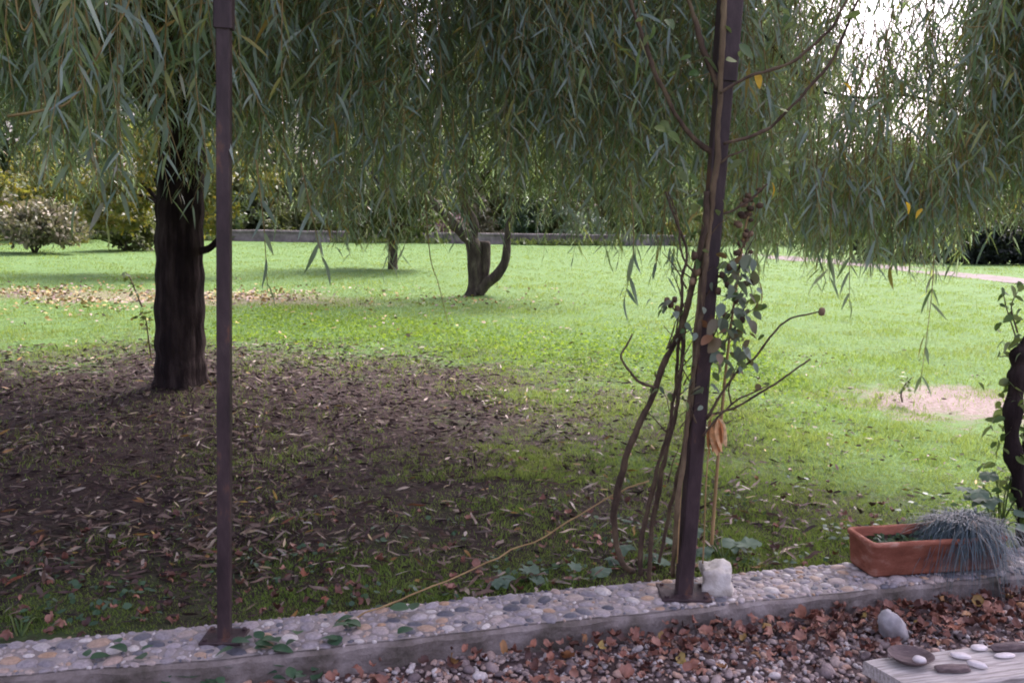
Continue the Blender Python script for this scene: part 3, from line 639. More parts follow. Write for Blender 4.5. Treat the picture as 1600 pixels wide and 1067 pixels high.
# a mass of bushes and undergrowth closes the far end
n = 42000; x = rng2.uniform(-55, 55, n); y = 45 + rng2.uniform(0, 5, n); top = 2.6 + .9 * vnoise(x, y * 0, .25) + .6 * vnoise(x, y, .7)
z = rng2.uniform(0, 1, n) ** .8 * top; dd = rand_dir(n, rng2)
V, T = leaves(np.stack([x, y, z], 1), dd, rng2.uniform(.2, .42, n), rng2.uniform(.14, .28, n), .2, rng2)
obj('far_undergrowth', np_mesh('far_undergrowth', V, T), M['far_leaf_b'], kind='stuff', label='mass of green undergrowth at the far end of the garden', cat='undergrowth')
# hedge
hb = gp(1490, 412); hedge = thing('clipped_hedge', 'dark clipped hedge beyond the garden path at the right', 'hedge', hb)
bl = []
for k in range(14):
    bl.append(((-2.6 + k * .62, .2 * math.sin(k), .66 + .06 * math.sin(k * 2.1)), (.5, .55, .64), 1))
V, T = crown(34000, bl, .13, rng2, .7, .45); V[:, 2] = np.clip(V[:, 2], .02, None); obj('foliage', np_mesh('foliage', V, T), M['hedge_leaf'], hedge)
mb = MB()
for k in range(14): mb.tube([(-2.0 + k * .62, .2, -.05), (-2.0 + k * .62 + .05, .2, .5), (-2.0 + k * .62, .2, 1.0)], [.05, .04, .02], 5)
mb.build('stems', M['bark_dark'], hedge)

def tree(name, label, base, trunk_r, h0, blobs, n, leaf, mat_, bark, seed, lean=(0, 0), group=None, aspect=.6, droop=.2, branches=6, cat='tree'):
    rng = np.random.default_rng(seed); t = thing(name, label, cat, base, group)
    top = Vector((lean[0], lean[1], h0)); mb = MB()
    pts = spline([(0, 0, -.1), (lean[0] * .25, lean[1] * .3, h0 * .35), (lean[0] * .8, lean[1] * .7, h0 * .75), top], 5)
    rad = taper(trunk_r, trunk_r * .7, len(pts)); rad[0] *= 1.35; rad[1] *= 1.12; mb.tube(pts, rad, 12, rough=.14, seed=seed)
    mb.build('trunk', bark, t)
    lm = MB()
    for k in range(branches):
        c, r3, _ = blobs[k % len(blobs)]; e_ = Vector(c) + Vector(rng.normal(0, .3, 3) * np.array(r3)); mdl = top.lerp(e_, .5) + Vector((0, 0, .12 * (e_ - top).length))
        q = spline([top - Vector((0, 0, .15)), mdl, e_], 5); lm.tube(q, taper(trunk_r * .5, trunk_r * .1, len(q)), 6, rough=.1, seed=seed + k)
    lm.build('limbs', bark, t)
    V_, T_ = crown(n, blobs, leaf, rng, aspect, .7, droop); obj('crown', np_mesh('crown', V_, T_), mat_, t)
    return t
def blob_set(rx, ry, z0, z1, k, rng):
    out_ = []
    for i in range(k):
        a = 2 * math.pi * i / k + rng.uniform(-.4, .4); f = rng.uniform(.35, .75); z = rng.uniform(z0, z1)
        s_ = rng.uniform(.36, .55); out_.append(((math.cos(a) * rx * f, math.sin(a) * ry * f, z), (rx * s_, ry * s_, (z1 - z0) * s_ * .8), 1))
    out_.append(((0, 0, (z0 + z1) / 2), (rx * .6, ry * .6, (z1 - z0) * .5), 1.5)); return out_
# yellowing tree behind the willow trunk
r_ = np.random.default_rng(3); hb = gp(262, 428)
tree('hazel_tree', 'yellow-green low branching tree behind the dark willow trunk', hb, .10, 1.5, [((-.95, 0, 1.35), (.65, .7, .5), 1.2), ((.95, -.3, 1.45), (.55, .6, .65), 1.4), ((0, .2, 2.3), (1.5, 1.0, .7), 2.5), ((-1.5, .2, 2.0), (.8, .8, .6), 1.2), ((1.6, .2, 2.3), (.9, .8, .7), 1.2), ((0, 0, 3.2), (1.6, 1.2, .8), 2)], 9500, .11, M['hazel_leaf'], M['bark_dark'], 31)
# small round tree and the forked orchard tree on the lawn
hb = gp(614, 421); tree('small_tree', 'small tree with a short straight trunk and dark round crown', hb, .125, .95, [((-.5, 0, 1.2), (.75, .8, .5), 1.6), ((.45, 0, 1.25), (.75, .8, .5), 1.6), ((0, 0, 2.1), (1.3, 1.2, .8), 2.6), ((.9, .3, 2.6), (.9, .9, .8), 1), ((-1, .2, 2.5), (.9, .9, .8), 1), ((0, 0, 3.6), (1.2, 1.2, .8), 1.3)], 9500, .12, M['dark_leaf'], M['bark_grey'], 32)
ob = gp(742, 461); OY = ob.y
orch = thing('forked_tree', 'old forked fruit tree with a curved limb on the lawn', 'tree', ob)
def opx(pts): return [at(a_, b_, OY + c_) - ob for a_, b_, c_ in pts]
q = spline(opx([(740, 466, 0), (743, 440, 0), (741, 405, 0), (738, 378, 0), (722, 362, .05), (704, 345, .1), (690, 330, .15), (672, 310, .3), (640, 270, .5)]), 5)
MB().tube(q, [.18, .158, .142, .135, .13] + [.128] * 10 + taper(.12, .045, len(q) - 15), 14, rough=.16, seed=4).build('trunk', M['bark_grey'], orch)
q = spline(opx([(747, 455, .0), (760, 443, -.05), (778, 428, -.1), (790, 405, -.1), (793, 375, -.05), (797, 345, 0), (812, 310, .1), (840, 265, .2)]), 5)
MB().tube(q, [.14, .125, .115, .11, .105] + taper(.10, .025, len(q) - 5), 12, rough=.16, seed=5).build('curved_limb', M['bark_grey'], orch)
q = spline(opx([(750, 450, .02), (756, 420, .05), (757, 395, .05), (757, 377, .05)]), 5)
MB().tube(q, [.10] * (len(q) - 1) + [.075], 12, rough=.14, seed=6).build('sawn_limb', M['bark_grey'], orch)
q = spline(opx([(738, 380, 0), (742, 350, 0), (728, 315, 0), (735, 270, 0), (745, 220, 0)]), 5)
MB().tube(q, taper(.075, .02, len(q)), 10, rough=.14, seed=8).build('upper_limb', M['bark_grey'], orch)
V, T = crown(11000, [((.9, 0, 2.2), (1.0, 1, .55), 1.4), ((-.9, .3, 2.5), (1.1, 1, .6), 1.3), ((.2, .2, 3.2), (1.8, 1.4, .8), 2), ((1.7, .2, 2.8), (.9, .9, .8), 1), ((-1.9, 0, 3.0), (.9, .9, .7), 1), ((0, 0, 4.2), (1.6, 1.4, .8), 1.3)], .10, rng2, .4, .7, .4)
obj('crown', np_mesh('crown', V, T), M['orchard_leaf'], orch)
# trees that close the view
far_trees = [(-260, 46, 9.5, 4.5, 0, 'broad olive green tree at the far left behind the shrubs'), (60, 50, 12, 5.0, 1, 'tall mid green tree far behind the pale shrub'),
             (330, 48, 13, 5.0, 0, 'tall olive tree far behind the willow trunk'), (560, 52, 14, 5.2, 1, 'tall green tree far behind the small round tree'),
             (790, 49, 13, 4.6, 0, 'tall olive tree far behind the forked tree'), (1000, 51, 13.5, 4.8, 1, 'tall green tree far behind the right of the far wall'),
             (1150, 52, 10.0, 3.2, 0, 'slimmer olive tree far behind the leaning post'), (1265, 55, 5.2, 3.2, 1, 'low green tree under the bright sky at the right'),
             (1395, 50, 5.0, 3.0, 0, 'low olive tree behind the dark hedge'), (1530, 52, 6.4, 3.4, 1, 'rounded green tree behind the right end of the hedge'), (1720, 48, 9.0, 4.0, 0, 'large olive tree beyond the right edge of the hedge')]
for i, (px, Y, H, rx, kind, lab) in enumerate(far_trees):
    rr = np.random.default_rng(100 + i); b = Vector((at(px, 360, Y).x, Y, 0))
    tree('garden_tree', lab, b, .2, H * .3, blob_set(rx, rx, H * .12, H * .9, 10, rr), 13000 if px < 1200 else 8500, .46, M['far_leaf_a'] if kind else M['far_leaf_b'], M['bark_grey'], 200 + i, group='trees closing the far end of the garden', aspect=.7)

# ------------------------------------------------------------------ the willow
wil = thing('weeping_willow', 'large weeping willow with a dark trunk and hanging leafy branches', 'tree', TRUNK)
def wpx(pts): return [at(a_, b_, TRUNK.y + c_) - TRUNK for a_, b_, c_ in pts]
q = spline(wpx([(283, 622, 0), (282, 590, 0), (280, 540, 0), (280, 460, 0), (281, 380, 0), (283, 300, 0), (286, 240, 0), (290, 170, 0)]), 14)
rad = [.31, .262, .228, .204, .192, .184, .178, .174] + taper(.172, .15, len(q) - 8)
for i, p in enumerate(q): rad[i] *= 1 + .03 * math.sin(i * .7)
tm = MB().tube(q, rad, 72)
cx_, cy_ = 0.0, 0.0
for i_, v in enumerate(tm.v):
    v = Vector(v); ring = min(i_ // 72, len(q) - 1); c_ = q[ring]; dv = v - c_; ag = math.atan2(dv.y, dv.x); zz_ = v.z
    rdg = 1 - abs(mnoise.noise(Vector((math.cos(ag) * 5.5, math.sin(ag) * 5.5, zz_ * 1.2)))) * 2
    rd2 = 1 - abs(mnoise.noise(Vector((math.cos(ag) * 9 + 7, math.sin(ag) * 9, zz_ * 3.2)))) * 2
    root = max(0, .32 - zz_) / .32; fl = .3 * root * max(0, math.sin(ag * 5 + 1.0)) + .05 * math.sin(ag * 3 + zz_ * 2)
    tm.v[i_] = tuple(c_ + dv * (1 + .075 * rdg + .04 * rd2 + fl))
tm.build('trunk', M['bark_dark'], wil)
q = spline(wpx([(310, 392, -.02), (325, 389, -.05), (338, 378, -.05), (345, 368, -.05)]), 3); MB().tube(q, taper(.035, .02, len(q)), 8, rough=.15, seed=9).build('broken_branch', M['bark_dark'], wil)
fork = q_top = at(290, 175, TRUNK.y) - TRUNK
limb_ends = [(-3.6, -2.2, 4.3), (-2.2, -3.7, 4.0), (.3, -3.6, 4.2), (2.6, -2.6, 4.3), (4.4, -2.0, 3.9), (3.6, .4, 4.8), (-3.8, .8, 4.6), (.4, 2.6, 5.0), (2.4, 2.2, 4.9), (-1.8, 2.4, 4.8), (0, -.6, 6.3)]
LIMB_PTS = []
for k, e_ in enumerate(limb_ends):
    e_ = Vector(e_); m1 = fork.lerp(e_, .35) + Vector((0, 0, .55)); m2 = fork.lerp(e_, .72) + Vector((0, 0, .6)); q = spline([fork - Vector((0, 0, .12)), m1, m2, e_, e_ + Vector((e_.x * .12, e_.y * .12, -.5))], 6)
    MB().tube(q, taper(.11, .018, len(q)), 9, rough=.12, seed=k + 11).build('limb', M['bark_dark'], wil); LIMB_PTS += [(p.x, p.y, p.z) for p in q[8:]]
# one low limb reaching to the right under the bright sky
q = spline([Vector(p) - TRUNK for p in (at(1120, -40, 4.9), at(1250, 120, 4.7), at(1330, 152, 4.6), at(1420, 150, 4.5), at(1500, 172, 4.45), at(1600, 175, 4.4))], 6)
MB().tube([fork + Vector((1.6, -1.2, 1.2))] + q, [.012] + taper(.009, .004, len(q)), 6, rough=.1, seed=41).build('low_branch', M['bark_dark'], wil)

def hanging(seed, L, big=1.0, nside=2, lp=.029):
    """a hanging leafy branch: stem mesh data and leaf placements, top at the origin"""
    rng = np.random.default_rng(seed); sw = rng.normal(0, .09, 2); ph = rng.uniform(0, 6.28)
    def sp(t): return np.array([sw[0] * t * t * L + .03 * math.sin(t * 4 + ph) * L * .4, sw[1] * t * t * L + .03 * math.cos(t * 5 + ph) * L * .4, -t * L])
    stems = [([sp(i / 9) for i in range(10)], .0029, .0010)]
    base, dr, ln = [], [], []
    def along(fn, ln_, t0, a0):
        a = a0; nl = int(ln_ * (1 - t0) / lp)
        for i in range(nl):
            t = t0 + (1 - t0) * (i + rng.uniform(0, .6)) / max(nl, 1); a += 2.4 + rng.normal(0, .3)
            o_ = np.array([math.cos(a), math.sin(a), 0]); base.append(fn(t)); dr.append(o_ * rng.uniform(.45, 1.1) + np.array([0, 0, -rng.uniform(.15, 1.25)]))
            ln.append(rng.uniform(.05, .108) * (1.0 if t < .85 else .75))
    along(sp, L, .08, ph)
    for k in range(nside):
        t0 = rng.uniform(.1, .6); p0 = sp(t0); a = rng.uniform(0, 6.28); l2 = L * rng.uniform(.22, .4); o_ = np.array([math.cos(a), math.sin(a), 0])
        def sf(t, p0=p0, o_=o_, l2=l2): return p0 + o_ * l2 * .55 * (1 - (1 - t) ** 2) + np.array([0, 0, -1]) * l2 * (.25 * t + .65 * t * t)
        stems.append(([sf(i / 5) for i in range(6)], .0022, .0008)); along(sf, l2, .12, a)
    return stems, np.array(base), np.array(dr), np.array(ln) * big
VAR = []
for k in range(26):
    st, b_, d_, l_ = hanging(300 + k, 1.25 + .07 * (k % 7), 1.0, 3 + k % 3) if k < 14 else hanging(300 + k, .42 + .04 * (k - 14), .92, 2 + k % 2)
    LV = leaves(b_, d_, l_, l_ * np.random.default_rng(k).uniform(.085, .14, len(l_)), np.random.default_rng(k).uniform(.1, .6, len(l_)), np.random.default_rng(k))
    sm = MB()
    for p_, r0, r1 in st: sm.tube([tuple(x_) for x_ in p_], taper(r0, r1, len(p_)), 3, False)
    sv = np.array(sm.v); sf_ = np.array([t_ for f_ in sm.f for t_ in ((f_[0], f_[1], f_[2]), (f_[0], f_[2], f_[3]))])
    V, T = merge([LV, (sv, sf_)]); me = np_mesh('hanging_branch', V, T)
    me.materials.append(M['willow_leaf']); me.materials.append(M['willow_twig'])
    mi = np.zeros(len(T), np.int32); mi[len(LV[1]):] = 1; me.polygons.foreach_set('material_index', mi)
    VAR.append((me, V, T, mi, st[0][0][-1]))
bx_ = [-300, 0, 60, 110, 170, 235, 300, 360, 400, 440, 520, 570, 680, 720, 780, 830, 960, 1050, 1100, 1180, 1250, 1350, 1430, 1480, 1530, 1600, 1900]
by_ = [290, 285, 290, 320, 330, 290, 275, 290, 318, 326, 335, 380, 372, 306, 300, 352, 370, 382, 392, 396, 404, 412, 420, 405, 362, 356, 355]
fr = random.Random(77); spots = []
while len(spots) < 2450:
    px = fr.uniform(-300, 1880) if fr.random() < .84 else fr.uniform(1180, 1540)
    lo, hi = (2.75, 9.2) if px < 300 else ((3.9, 9.4) if px < 1000 else ((3.9, 7.6) if px < 1230 else (3.9, 6.0)))
    if 300 < px < 420: lo = 3.5
    Y = lo + (hi - lo) * fr.random() ** 1.25
    if px < 300 and Y < 3.9 and fr.random() < .62: continue
    yb = float(np.interp(px, bx_, by_)); tier = fr.random()
    pt = at(px, yb, Y)
    if fr.random() > .5 + 1.1 * float(vnoise(pt.x, Y, 1.5)): continue
    z = pt.z + (fr.random() ** 2 * .055 * Y if tier < .55 else fr.uniform(.15, 1.5))
    if 1225 < px < 1505 or (1150 < px < 1570 and fr.random() < .6):
        top_y = fr.uniform(190, 320) if fr.random() < .85 else fr.uniform(-60, 120)
        if fr.random() < .08: continue
        z_top = at(px, top_y, Y).z
    else: z_top = None
    spots.append((px, pt.x, Y, z, z_top))
for i in range(70):
    px = fr.uniform(380, 1530); Y = fr.uniform(3.9, 6.5); yb = float(np.interp(px, bx_, by_)) + fr.uniform(5, 55); p_ = at(px, yb, Y); spots.append((px, p_.x, Y, p_.z, p_.z + fr.uniform(.45, .8)))
spots.sort(key=lambda s_: s_[2]); mass = []; mass_mi = []
for i, (px, x0, Y, z, z_top) in enumerate(spots):
    if z_top is None or z_top - z > 1.1: me, V, T, mi, tip = VAR[i % 14]
    else: me, V, T, mi, tip = VAR[14 + min(11, max(0, int(((z_top - z) - .42) / .04)))]
    ln = -tip[2]; sc_ = fr.uniform(.9, 1.18) * (1.2 if px < 450 and Y < 4.2 else 1)
    if z_top is not None: sc_ = min(max((z_top - z) / ln, .8), 1.15)
    a = fr.uniform(0, 6.28); hgt = z + ln * sc_; scv = (sc_,) * 3
    if i < 300:
        o = obj('hanging_branch', me, None, wil, Vector((x0, Y, hgt)) - TRUNK); o.rotation_euler = (fr.gauss(0, .10), fr.gauss(0, .10), a); o.scale = scv
    else:
        ca, sa = math.cos(a), math.sin(a); v = V * np.array(scv); v = v + np.stack([-v[:, 2] * fr.gauss(0, .12), -v[:, 2] * fr.gauss(0, .12), v[:, 2] * 0], 1)
        mass.append((np.stack([v[:, 0] * ca - v[:, 1] * sa, v[:, 0] * sa + v[:, 1] * ca, v[:, 2]], 1) + np.array([x0 - TRUNK.x, Y - TRUNK.y, hgt]), T)); mass_mi.append(mi)
V, T = merge(mass); me = np_mesh('hanging_foliage', V, T); me.materials.append(M['willow_leaf']); me.materials.append(M['willow_twig'])
me.polygons.foreach_set('material_index', np.concatenate(mass_mi)); obj('hanging_foliage', me, None, wil, kind='stuff')
# the leafy dome above, which shades the ground
lp_ = np.array(LIMB_PTS); n = 40000; idx = RNG.integers(0, len(lp_), n)
left_ = np.where((lp_[:, 0] < 2.2) & (lp_[:, 1] < .5))[0]; idx = np.concatenate([idx, left_[RNG.integers(0, len(left_), 34000)]]); n = len(idx)
B = lp_[idx] * np.array([1, 1, 1]) + RNG.normal(size=(n, 3)) * np.array([.75, .65, .42]) + np.array([0, 0, .1])
wx, wy, wz = B[:, 0] + TRUNK.x, B[:, 1] + TRUNK.y, B[:, 2]
ppx, ppy, _ = project(np.stack([wx, wy, wz], 1))
k = (wz > 2.35) & (wy > 2.6) & ~((ppx > 1150) & (ppx < 1570) & (ppy > -80)); B = B[k]; n = len(B)
dd = rand_dir(n, flat=.6); dd[:, 2] -= .6
V, T = leaves(B, dd, RNG.uniform(.13, .24, n), RNG.uniform(.03, .055, n), .4); obj('crown', np_mesh('crown', V, T), M['willow_leaf'], wil, kind='stuff')

# nearest hanging twigs, leaf by leaf
NLEAF = [leaf_mesh('willow_leaf', 1, w_, c_, f_, 7, 0, t_, M['willow_leaf'], lambda s_: math.sin(math.pi * min(1, s_ ** .8 * .95 + .03)) ** .9) for w_, c_, f_, t_ in ((.15, .15, .25, .3), (.13, .3, .3, -.4), (.17, .22, .15, .6), (.12, .4, .35, 0), (.15, .05, .2, -.7))]
near_twigs = [((190, -40), (186, 150), (190, 300), 2.75, 15), ((262, -40), (258, 110), (266, 250), 2.8, 14), ((105, -30), (92, 150), (122, 315), 2.7, 14), ((442, -40), (440, 120), (448, 290), 3.4, 14),
              ((318, -30), (306, 120), (326, 265), 3.0, 13), ((40, -40), (60, 90), (85, 250), 2.65, 12), ((400, 250), (412, 350), (418, 455), 3.4, 8), ((470, 255), (486, 330), (505, 410), 3.5, 9),
              ((985, 280), (990, 390), (975, 470), 3.9, 11), ((1330, 300), (1328, 390), (1327, 480), 4.0, 12), ((1455, 280), (1458, 430), (1437, 610), 3.9, 16), ((1300, 300), (1297, 380), (1296, 440), 3.9, 8),
              ((1395, 300), (1392, 370), (1390, 430), 4.0, 9), ((570, -30), (560, 120), (566, 260), 4.0, 15), ((680, -30), (690, 140), (682, 300), 4.0, 16), ((795, -30), (790, 130), (800, 250), 4.1, 15),
              ((860, -30), (858, 110), (870, 240), 4.1, 14), ((1185, 240), (1180, 350), (1186, 450), 3.9, 11), ((930, 150), (925, 250), (935, 345), 4.1, 11), ((1040, 300), (1035, 370), (1020, 430), 4.1, 8), ((155, 60), (150, 220), (165, 345), 3.2, 13), ((520, -30), (530, 120), (522, 240), 4.0, 14), ((1480, 60), (1478, 200), (1484, 340), 4.0, 13)]
nr = random.Random(5)
for (p0, p1, p2, Y, nl) in near_twigs:
    q = spline([at(*p0, Y), at(*p1, Y + nr.uniform(-.08, .08)), at(*p2, Y + nr.uniform(-.12, .12))], 8); org = q[0]
    hb = MB().tube([p - org for p in q], taper(.0034, .0011, len(q)), 5).build('hanging_twig', M['willow_twig'], wil, loc=org - TRUNK)
    ang = nr.uniform(0, 6.28)
    for i in range(nl):
        t = (i + nr.uniform(.1, .9)) / nl * .96 + .03; p = q[min(len(q) - 1, int(t * (len(q) - 1) + .5))] - org; ang += 2.6 + nr.gauss(0, .4)
        dv = Vector((math.cos(ang) * nr.uniform(.4, .9), math.sin(ang) * nr.uniform(.3, .7), -nr.uniform(.7, 1.3))).normalized()
        o = obj('leaf', NLEAF[(i + nl) % 5], None, hb, p); l_ = nr.uniform(.085, .125); o.scale = (l_ * nr.uniform(.9, 1.15),) + (l_, l_)
        o.rotation_euler = (dv.to_track_quat('Y', 'Z') @ Matrix.Rotation(nr.uniform(-1.2, 1.2), 3, 'Y').to_quaternion()).to_euler()
for pts, Y, r0 in (([(12, 182), (60, 174), (108, 160), (140, 110), (165, 66), (195, 20), (215, -40)], 2.7, .0045), ([(20, -40), (28, 20), (38, 48), (55, 20), (80, -20)], 2.7, .004), ([(664, 300), (672, 400), (684, 440), (694, 480), (701, 508)], 4.6, .003),
                   ([(560, 250), (590, 215), (640, 170), (660, 150)], 4.2, .004)):
    q = spline([at(a_, b_, Y) for a_, b_ in pts], 5); MB().tube([p - TRUNK for p in q], taper(r0, r0 * .45, len(q)), 6).build('bare_twig', M['willow_twig'], wil)

# ------------------------------------------------------------------ posts
def post(name, label, pbase, ptop, wid, sleeve_y, sleeve_w, material, plate=True, z_top=2.7):
    b = gp(*pbase, KERB_Z + .006); tpt = at(*ptop, b.y); d = (tpt - b); d *= (z_top - b.z) / d.z
    t = thing(name, label, 'post', b, 'steel posts standing on the kerb'); zax = d.normalized(); xax = Vector((1, .1, 0)); xax = (xax - zax * xax.dot(zax)).normalized(); yax = zax.cross(xax)
    def beam(a, e_, w, nm):
        c = w * .09; lp_ = []
        for p in (a, e_):
            lp_.append([p + xax * sx + yax * sy for sx, sy in ((-w / 2 + c, -w / 2), (w / 2 - c, -w / 2), (w / 2, -w / 2 + c), (w / 2, w / 2 - c), (w / 2 - c, w / 2), (-w / 2 + c, w / 2), (-w / 2, w / 2 - c), (-w / 2, -w / 2 + c))])
        return MB().loft(lp_).build(nm, material, t, smooth=False)
    beam(Vector((0, 0, .004)), d, wid, 'shaft')
    if sleeve_y is not None:
        k = (at(ptop[0], sleeve_y, b.y).z - b.z) / d.z; beam(d * k, d * 1.001, sleeve_w, 'sleeve')
    if plate:
        h = wid * 1.65; lp_ = []
        for z, s_ in ((0.002, 1), (.009, 1), (.011, .97)): lp_.append([Vector((sx * h * s_, sy * h * s_ * .8 , z)) for sx, sy in ((-1, -1), (1, -1), (1, 1), (-1, 1))])
        MB().loft(lp_).build('base_plate', material, t, smooth=False)
        for sx, sy in ((-1, -1), (1, -1), (1, 1), (-1, 1)):
            c = Vector((sx * h * .78, sy * h * .6, .009)); MB().loft([[c + Vector((math.cos(a_ * 1.0472) * .009 * s_, math.sin(a_ * 1.0472) * .009 * s_, z)) for a_ in range(6)] for z, s_ in ((0, 1), (.008, 1), (.010, .8))]).build('bolt', material, t, smooth=False)
    return t, b
post('steel_post', 'straight dark brown square steel post in front of the willow trunk', (351, 997), (350, 0), .041, 46, .054, M['post'])
rpost, RB = post('steel_post', 'leaning dark brown steel post with rose canes tied to it', (1068, 928), (1141, 0), .056, 128, .074, M['post'])

# ------------------------------------------------------------------ climbing rose on the leaning post
RY = RB.y - .042
rose = thing('climbing_rose', 'half bare climbing rose with woody canes on the leaning post', 'rose', (gp(1010, 895).x, gp(1010, 895).y, 0))
RO = rose.location.copy()
def cane(name, pts, w0, w1, material, dy=0.0, k=9, n=8, parent=None, org=None):
    q = spline([at(p[0], p[1], (p[2] if len(p) > 2 else RY) + dy) for p in pts], k)
    org = RO if org is None else org
    q = [p + Vector((mnoise.noise(p * 11 + Vector((w0 * 900, 0, 0))), mnoise.noise(p * 11 + Vector((0, w0 * 900, 5))), 0)) * .007 + Vector((mnoise.noise(p * 40), 0, mnoise.noise(p * 33))) * .003 for p in q]
    rr_ = taper(w0, w1, len(q)); rr_ = [r_v * (1 + .16 * math.sin(i_ * 1.9) ** 6 + .10 * mnoise.noise(q[i_] * 25)) for i_, r_v in enumerate(rr_)]
    return MB().tube([p - org for p in q], rr_, n, rough=.3, seed=w0 * 999).build(name, material, parent or rose)
BY = RB.y + .12
cane('cane', [(990, 893, BY + .04), (972, 880, BY), (961, 840, BY), (962, 790, BY - .02), (980, 710, BY - .05), (1010, 640, BY - .06), (1040, 565, BY - .08), (1068, 500, BY - .1), (1084, 440, BY - .14), (1098, 370, BY - .17), (1106, 300, RY)], .014, .009, M['rose_cane'])
cane('cane', [(1014, 908, BY), (1018, 850, BY), (1026, 780, BY), (1042, 700, BY - .05), (1058, 640, BY - .06), (1066, 550, BY - .08), (1074, 480, BY - .1), (1090, 410, RY), (1102, 330, RY)], .010, .007, M['rose_cane'])
cane('cane', [(1000, 898, BY), (1002, 850, BY), (1018, 770, BY), (1044, 670, BY), (1056, 600, BY), (1062, 520, BY - .05), (1066, 440, BY - .05), (1072, 395, BY), (1052, 335, BY), (1040, 300, BY)], .009, .004, M['rose_cane'])
cane('cane', [(1052, 900, RB.y + .06), (1058, 800, RY), (1070, 690, RY), (1080, 600, RY), (1090, 500, RY), (1100, 420, RY), (1112, 320, RY), (1120, 240, RY), (1124, 150, RY), (1130, 60, RY), (1132, -40, RY)], .008, .0095, M['cane_light'])
cane('cane', [(1030, 880, BY), (1045, 800, BY), (1068, 700, BY - .1), (1080, 620, RY - .01), (1086, 560, RY - .02), (1096, 480, RY - .02), (1104, 400, RY - .02)], .007, .009, M['rose_cane'])
for pts, w0, w1 in (([(1116, 240), (1085, 218), (1052, 172), (1022, 112), (1006, 62), (978, -20)], .010, .006), ([(1122, 140), (1104, 92), (1087, 40), (1062, -30)], .011, .007), ([(1126, 145), (1170, 120), (1235, 98), (1300, 42), (1340, -30)], .007, .004),
                    ([(1130, 225), (1178, 212), (1215, 190), (1260, 140), (1302, 88), (1345, -10)], .007, .004), ([(1118, 338), (1145, 328), (1175, 310), (1200, 288)], .005, .003), ([(1116, 260), (1140, 245), (1165, 235)], .004, .003),
                    ([(1088, 652), (1140, 640), (1200, 606), (1266, 561)], .005, .0035), ([(1105, 655), (1145, 590), (1188, 548), (1225, 505), (1262, 490), (1284, 487)], .005, .0028), ([(1098, 680), (1142, 632), (1200, 602)], .004, .0025),
                    ([(1144, 632), (1139, 602), (1152, 572)], .003, .002), ([(1022, 606), (996, 594), (971, 560), (978, 540), (986, 521)], .005, .0035), ([(1084, 425), (1066, 400), (1060, 350), (1045, 300)], .004, .002), ([(1056, 520), (1060, 495), (1052, 478)], .003, .002)):
    cane('branch', pts, w0, w1, M['rose_cane'], dy=nr.uniform(-.04, .04), n=6)
OV = lambda s_: math.sin(math.pi * min(1, s_ ** .75 * .96 + .02)) ** .75
RL = {k_: [leaf_mesh('rose_leaf', 1, w_, c_, f_, 6, 0, t_, M[k_], OV) for w_, c_, f_, t_ in ((.62, .15, .2, .2), (.55, .4, .3, -.3), (.7, .05, .15, .5))] for k_ in ('rose_leaf', 'grey_leaf', 'yellow_leaf')}
def put_leaf(px, py, Y, L_, kind, parent, org, down=.5):
    o = obj('leaf', RL[kind][nr.randrange(3)], None, parent, at(px, py, Y) - org); a = nr.uniform(0, 6.28)
    dv = Vector((math.cos(a), math.sin(a) * .5, -down + nr.gauss(0, .3))).normalized(); o.scale = (L_, L_, L_)
    o.rotation_euler = (dv.to_track_quat('Y', 'Z') @ Matrix.Rotation(nr.uniform(-1, 1), 3, 'Y').to_quaternion()).to_euler(); return o
for i in range(75):
    a_, b_ = nr.choice([(1060, 108), (1035, 190), (1232, 25), (1150, 80), (1350, 28), (1215, 265), (1068, 268), (1020, 35), (1100, 330), (1150, 320), (1180, 210), (1250, 150), (1140, 400), (1150, 500), (1080, 540), (1160, 420), (1145, 450), (1170, 480), (1130, 560), (1095, 380)])
    put_leaf(a_ + nr.gauss(0, 16), b_ + nr.gauss(0, 16), RY + nr.uniform(-.08, .08), nr.uniform(.025, .05), 'rose_leaf', rose, RO)
for a_, b_ in [(1060, 108), (1078, 112), (1095, 92), (1032, 190), (1022, 200), (1045, 205), (1232, 22), (1240, 36), (1155, 70), (1150, 95), (1360, 32), (1345, 22), (1210, 262), (1222, 268), (1075, 270), (1062, 268), (1160, 250), (1020, 35), (1042, 30)]:
    put_leaf(a_, b_, RY + nr.uniform(-.08, .08), nr.uniform(.045, .07), 'rose_leaf', rose, RO)
for a_, b_ in [(1182, 116), (1318, 130), (1206, 286), (1416, 316), (1440, 326)]: put_leaf(a_, b_, RY + nr.uniform(-.05, .05), nr.uniform(.04, .055), 'yellow_leaf', rose, RO)
for i in range(80):
    t = nr.random(); a_ = 1112 + 68 * nr.random(); b_ = 385 + 190 * nr.random() ** 1.1
    if a_ < 1125 and nr.random() < .5: a_ += 30
    put_leaf(a_, b_, RY + nr.uniform(-.1, .06), nr.uniform(.03, .07), 'grey_leaf', rose, RO, .7)
for a_, b_ in [(1050, 470), (1043, 482), (1056, 486), (1062, 468), (1040, 474), (1088, 520), (1092, 500), (1070, 505), (1098, 610), (1110, 600), (1085, 590), (1100, 480), (1118, 482)]: put_leaf(a_, b_, RY - .03, nr.uniform(.03, .05), 'grey_leaf', rose, RO, .6)
HIP = np_mesh('rose_hip', *PEB[2]); HIP.materials.append(M['dry_brown'])
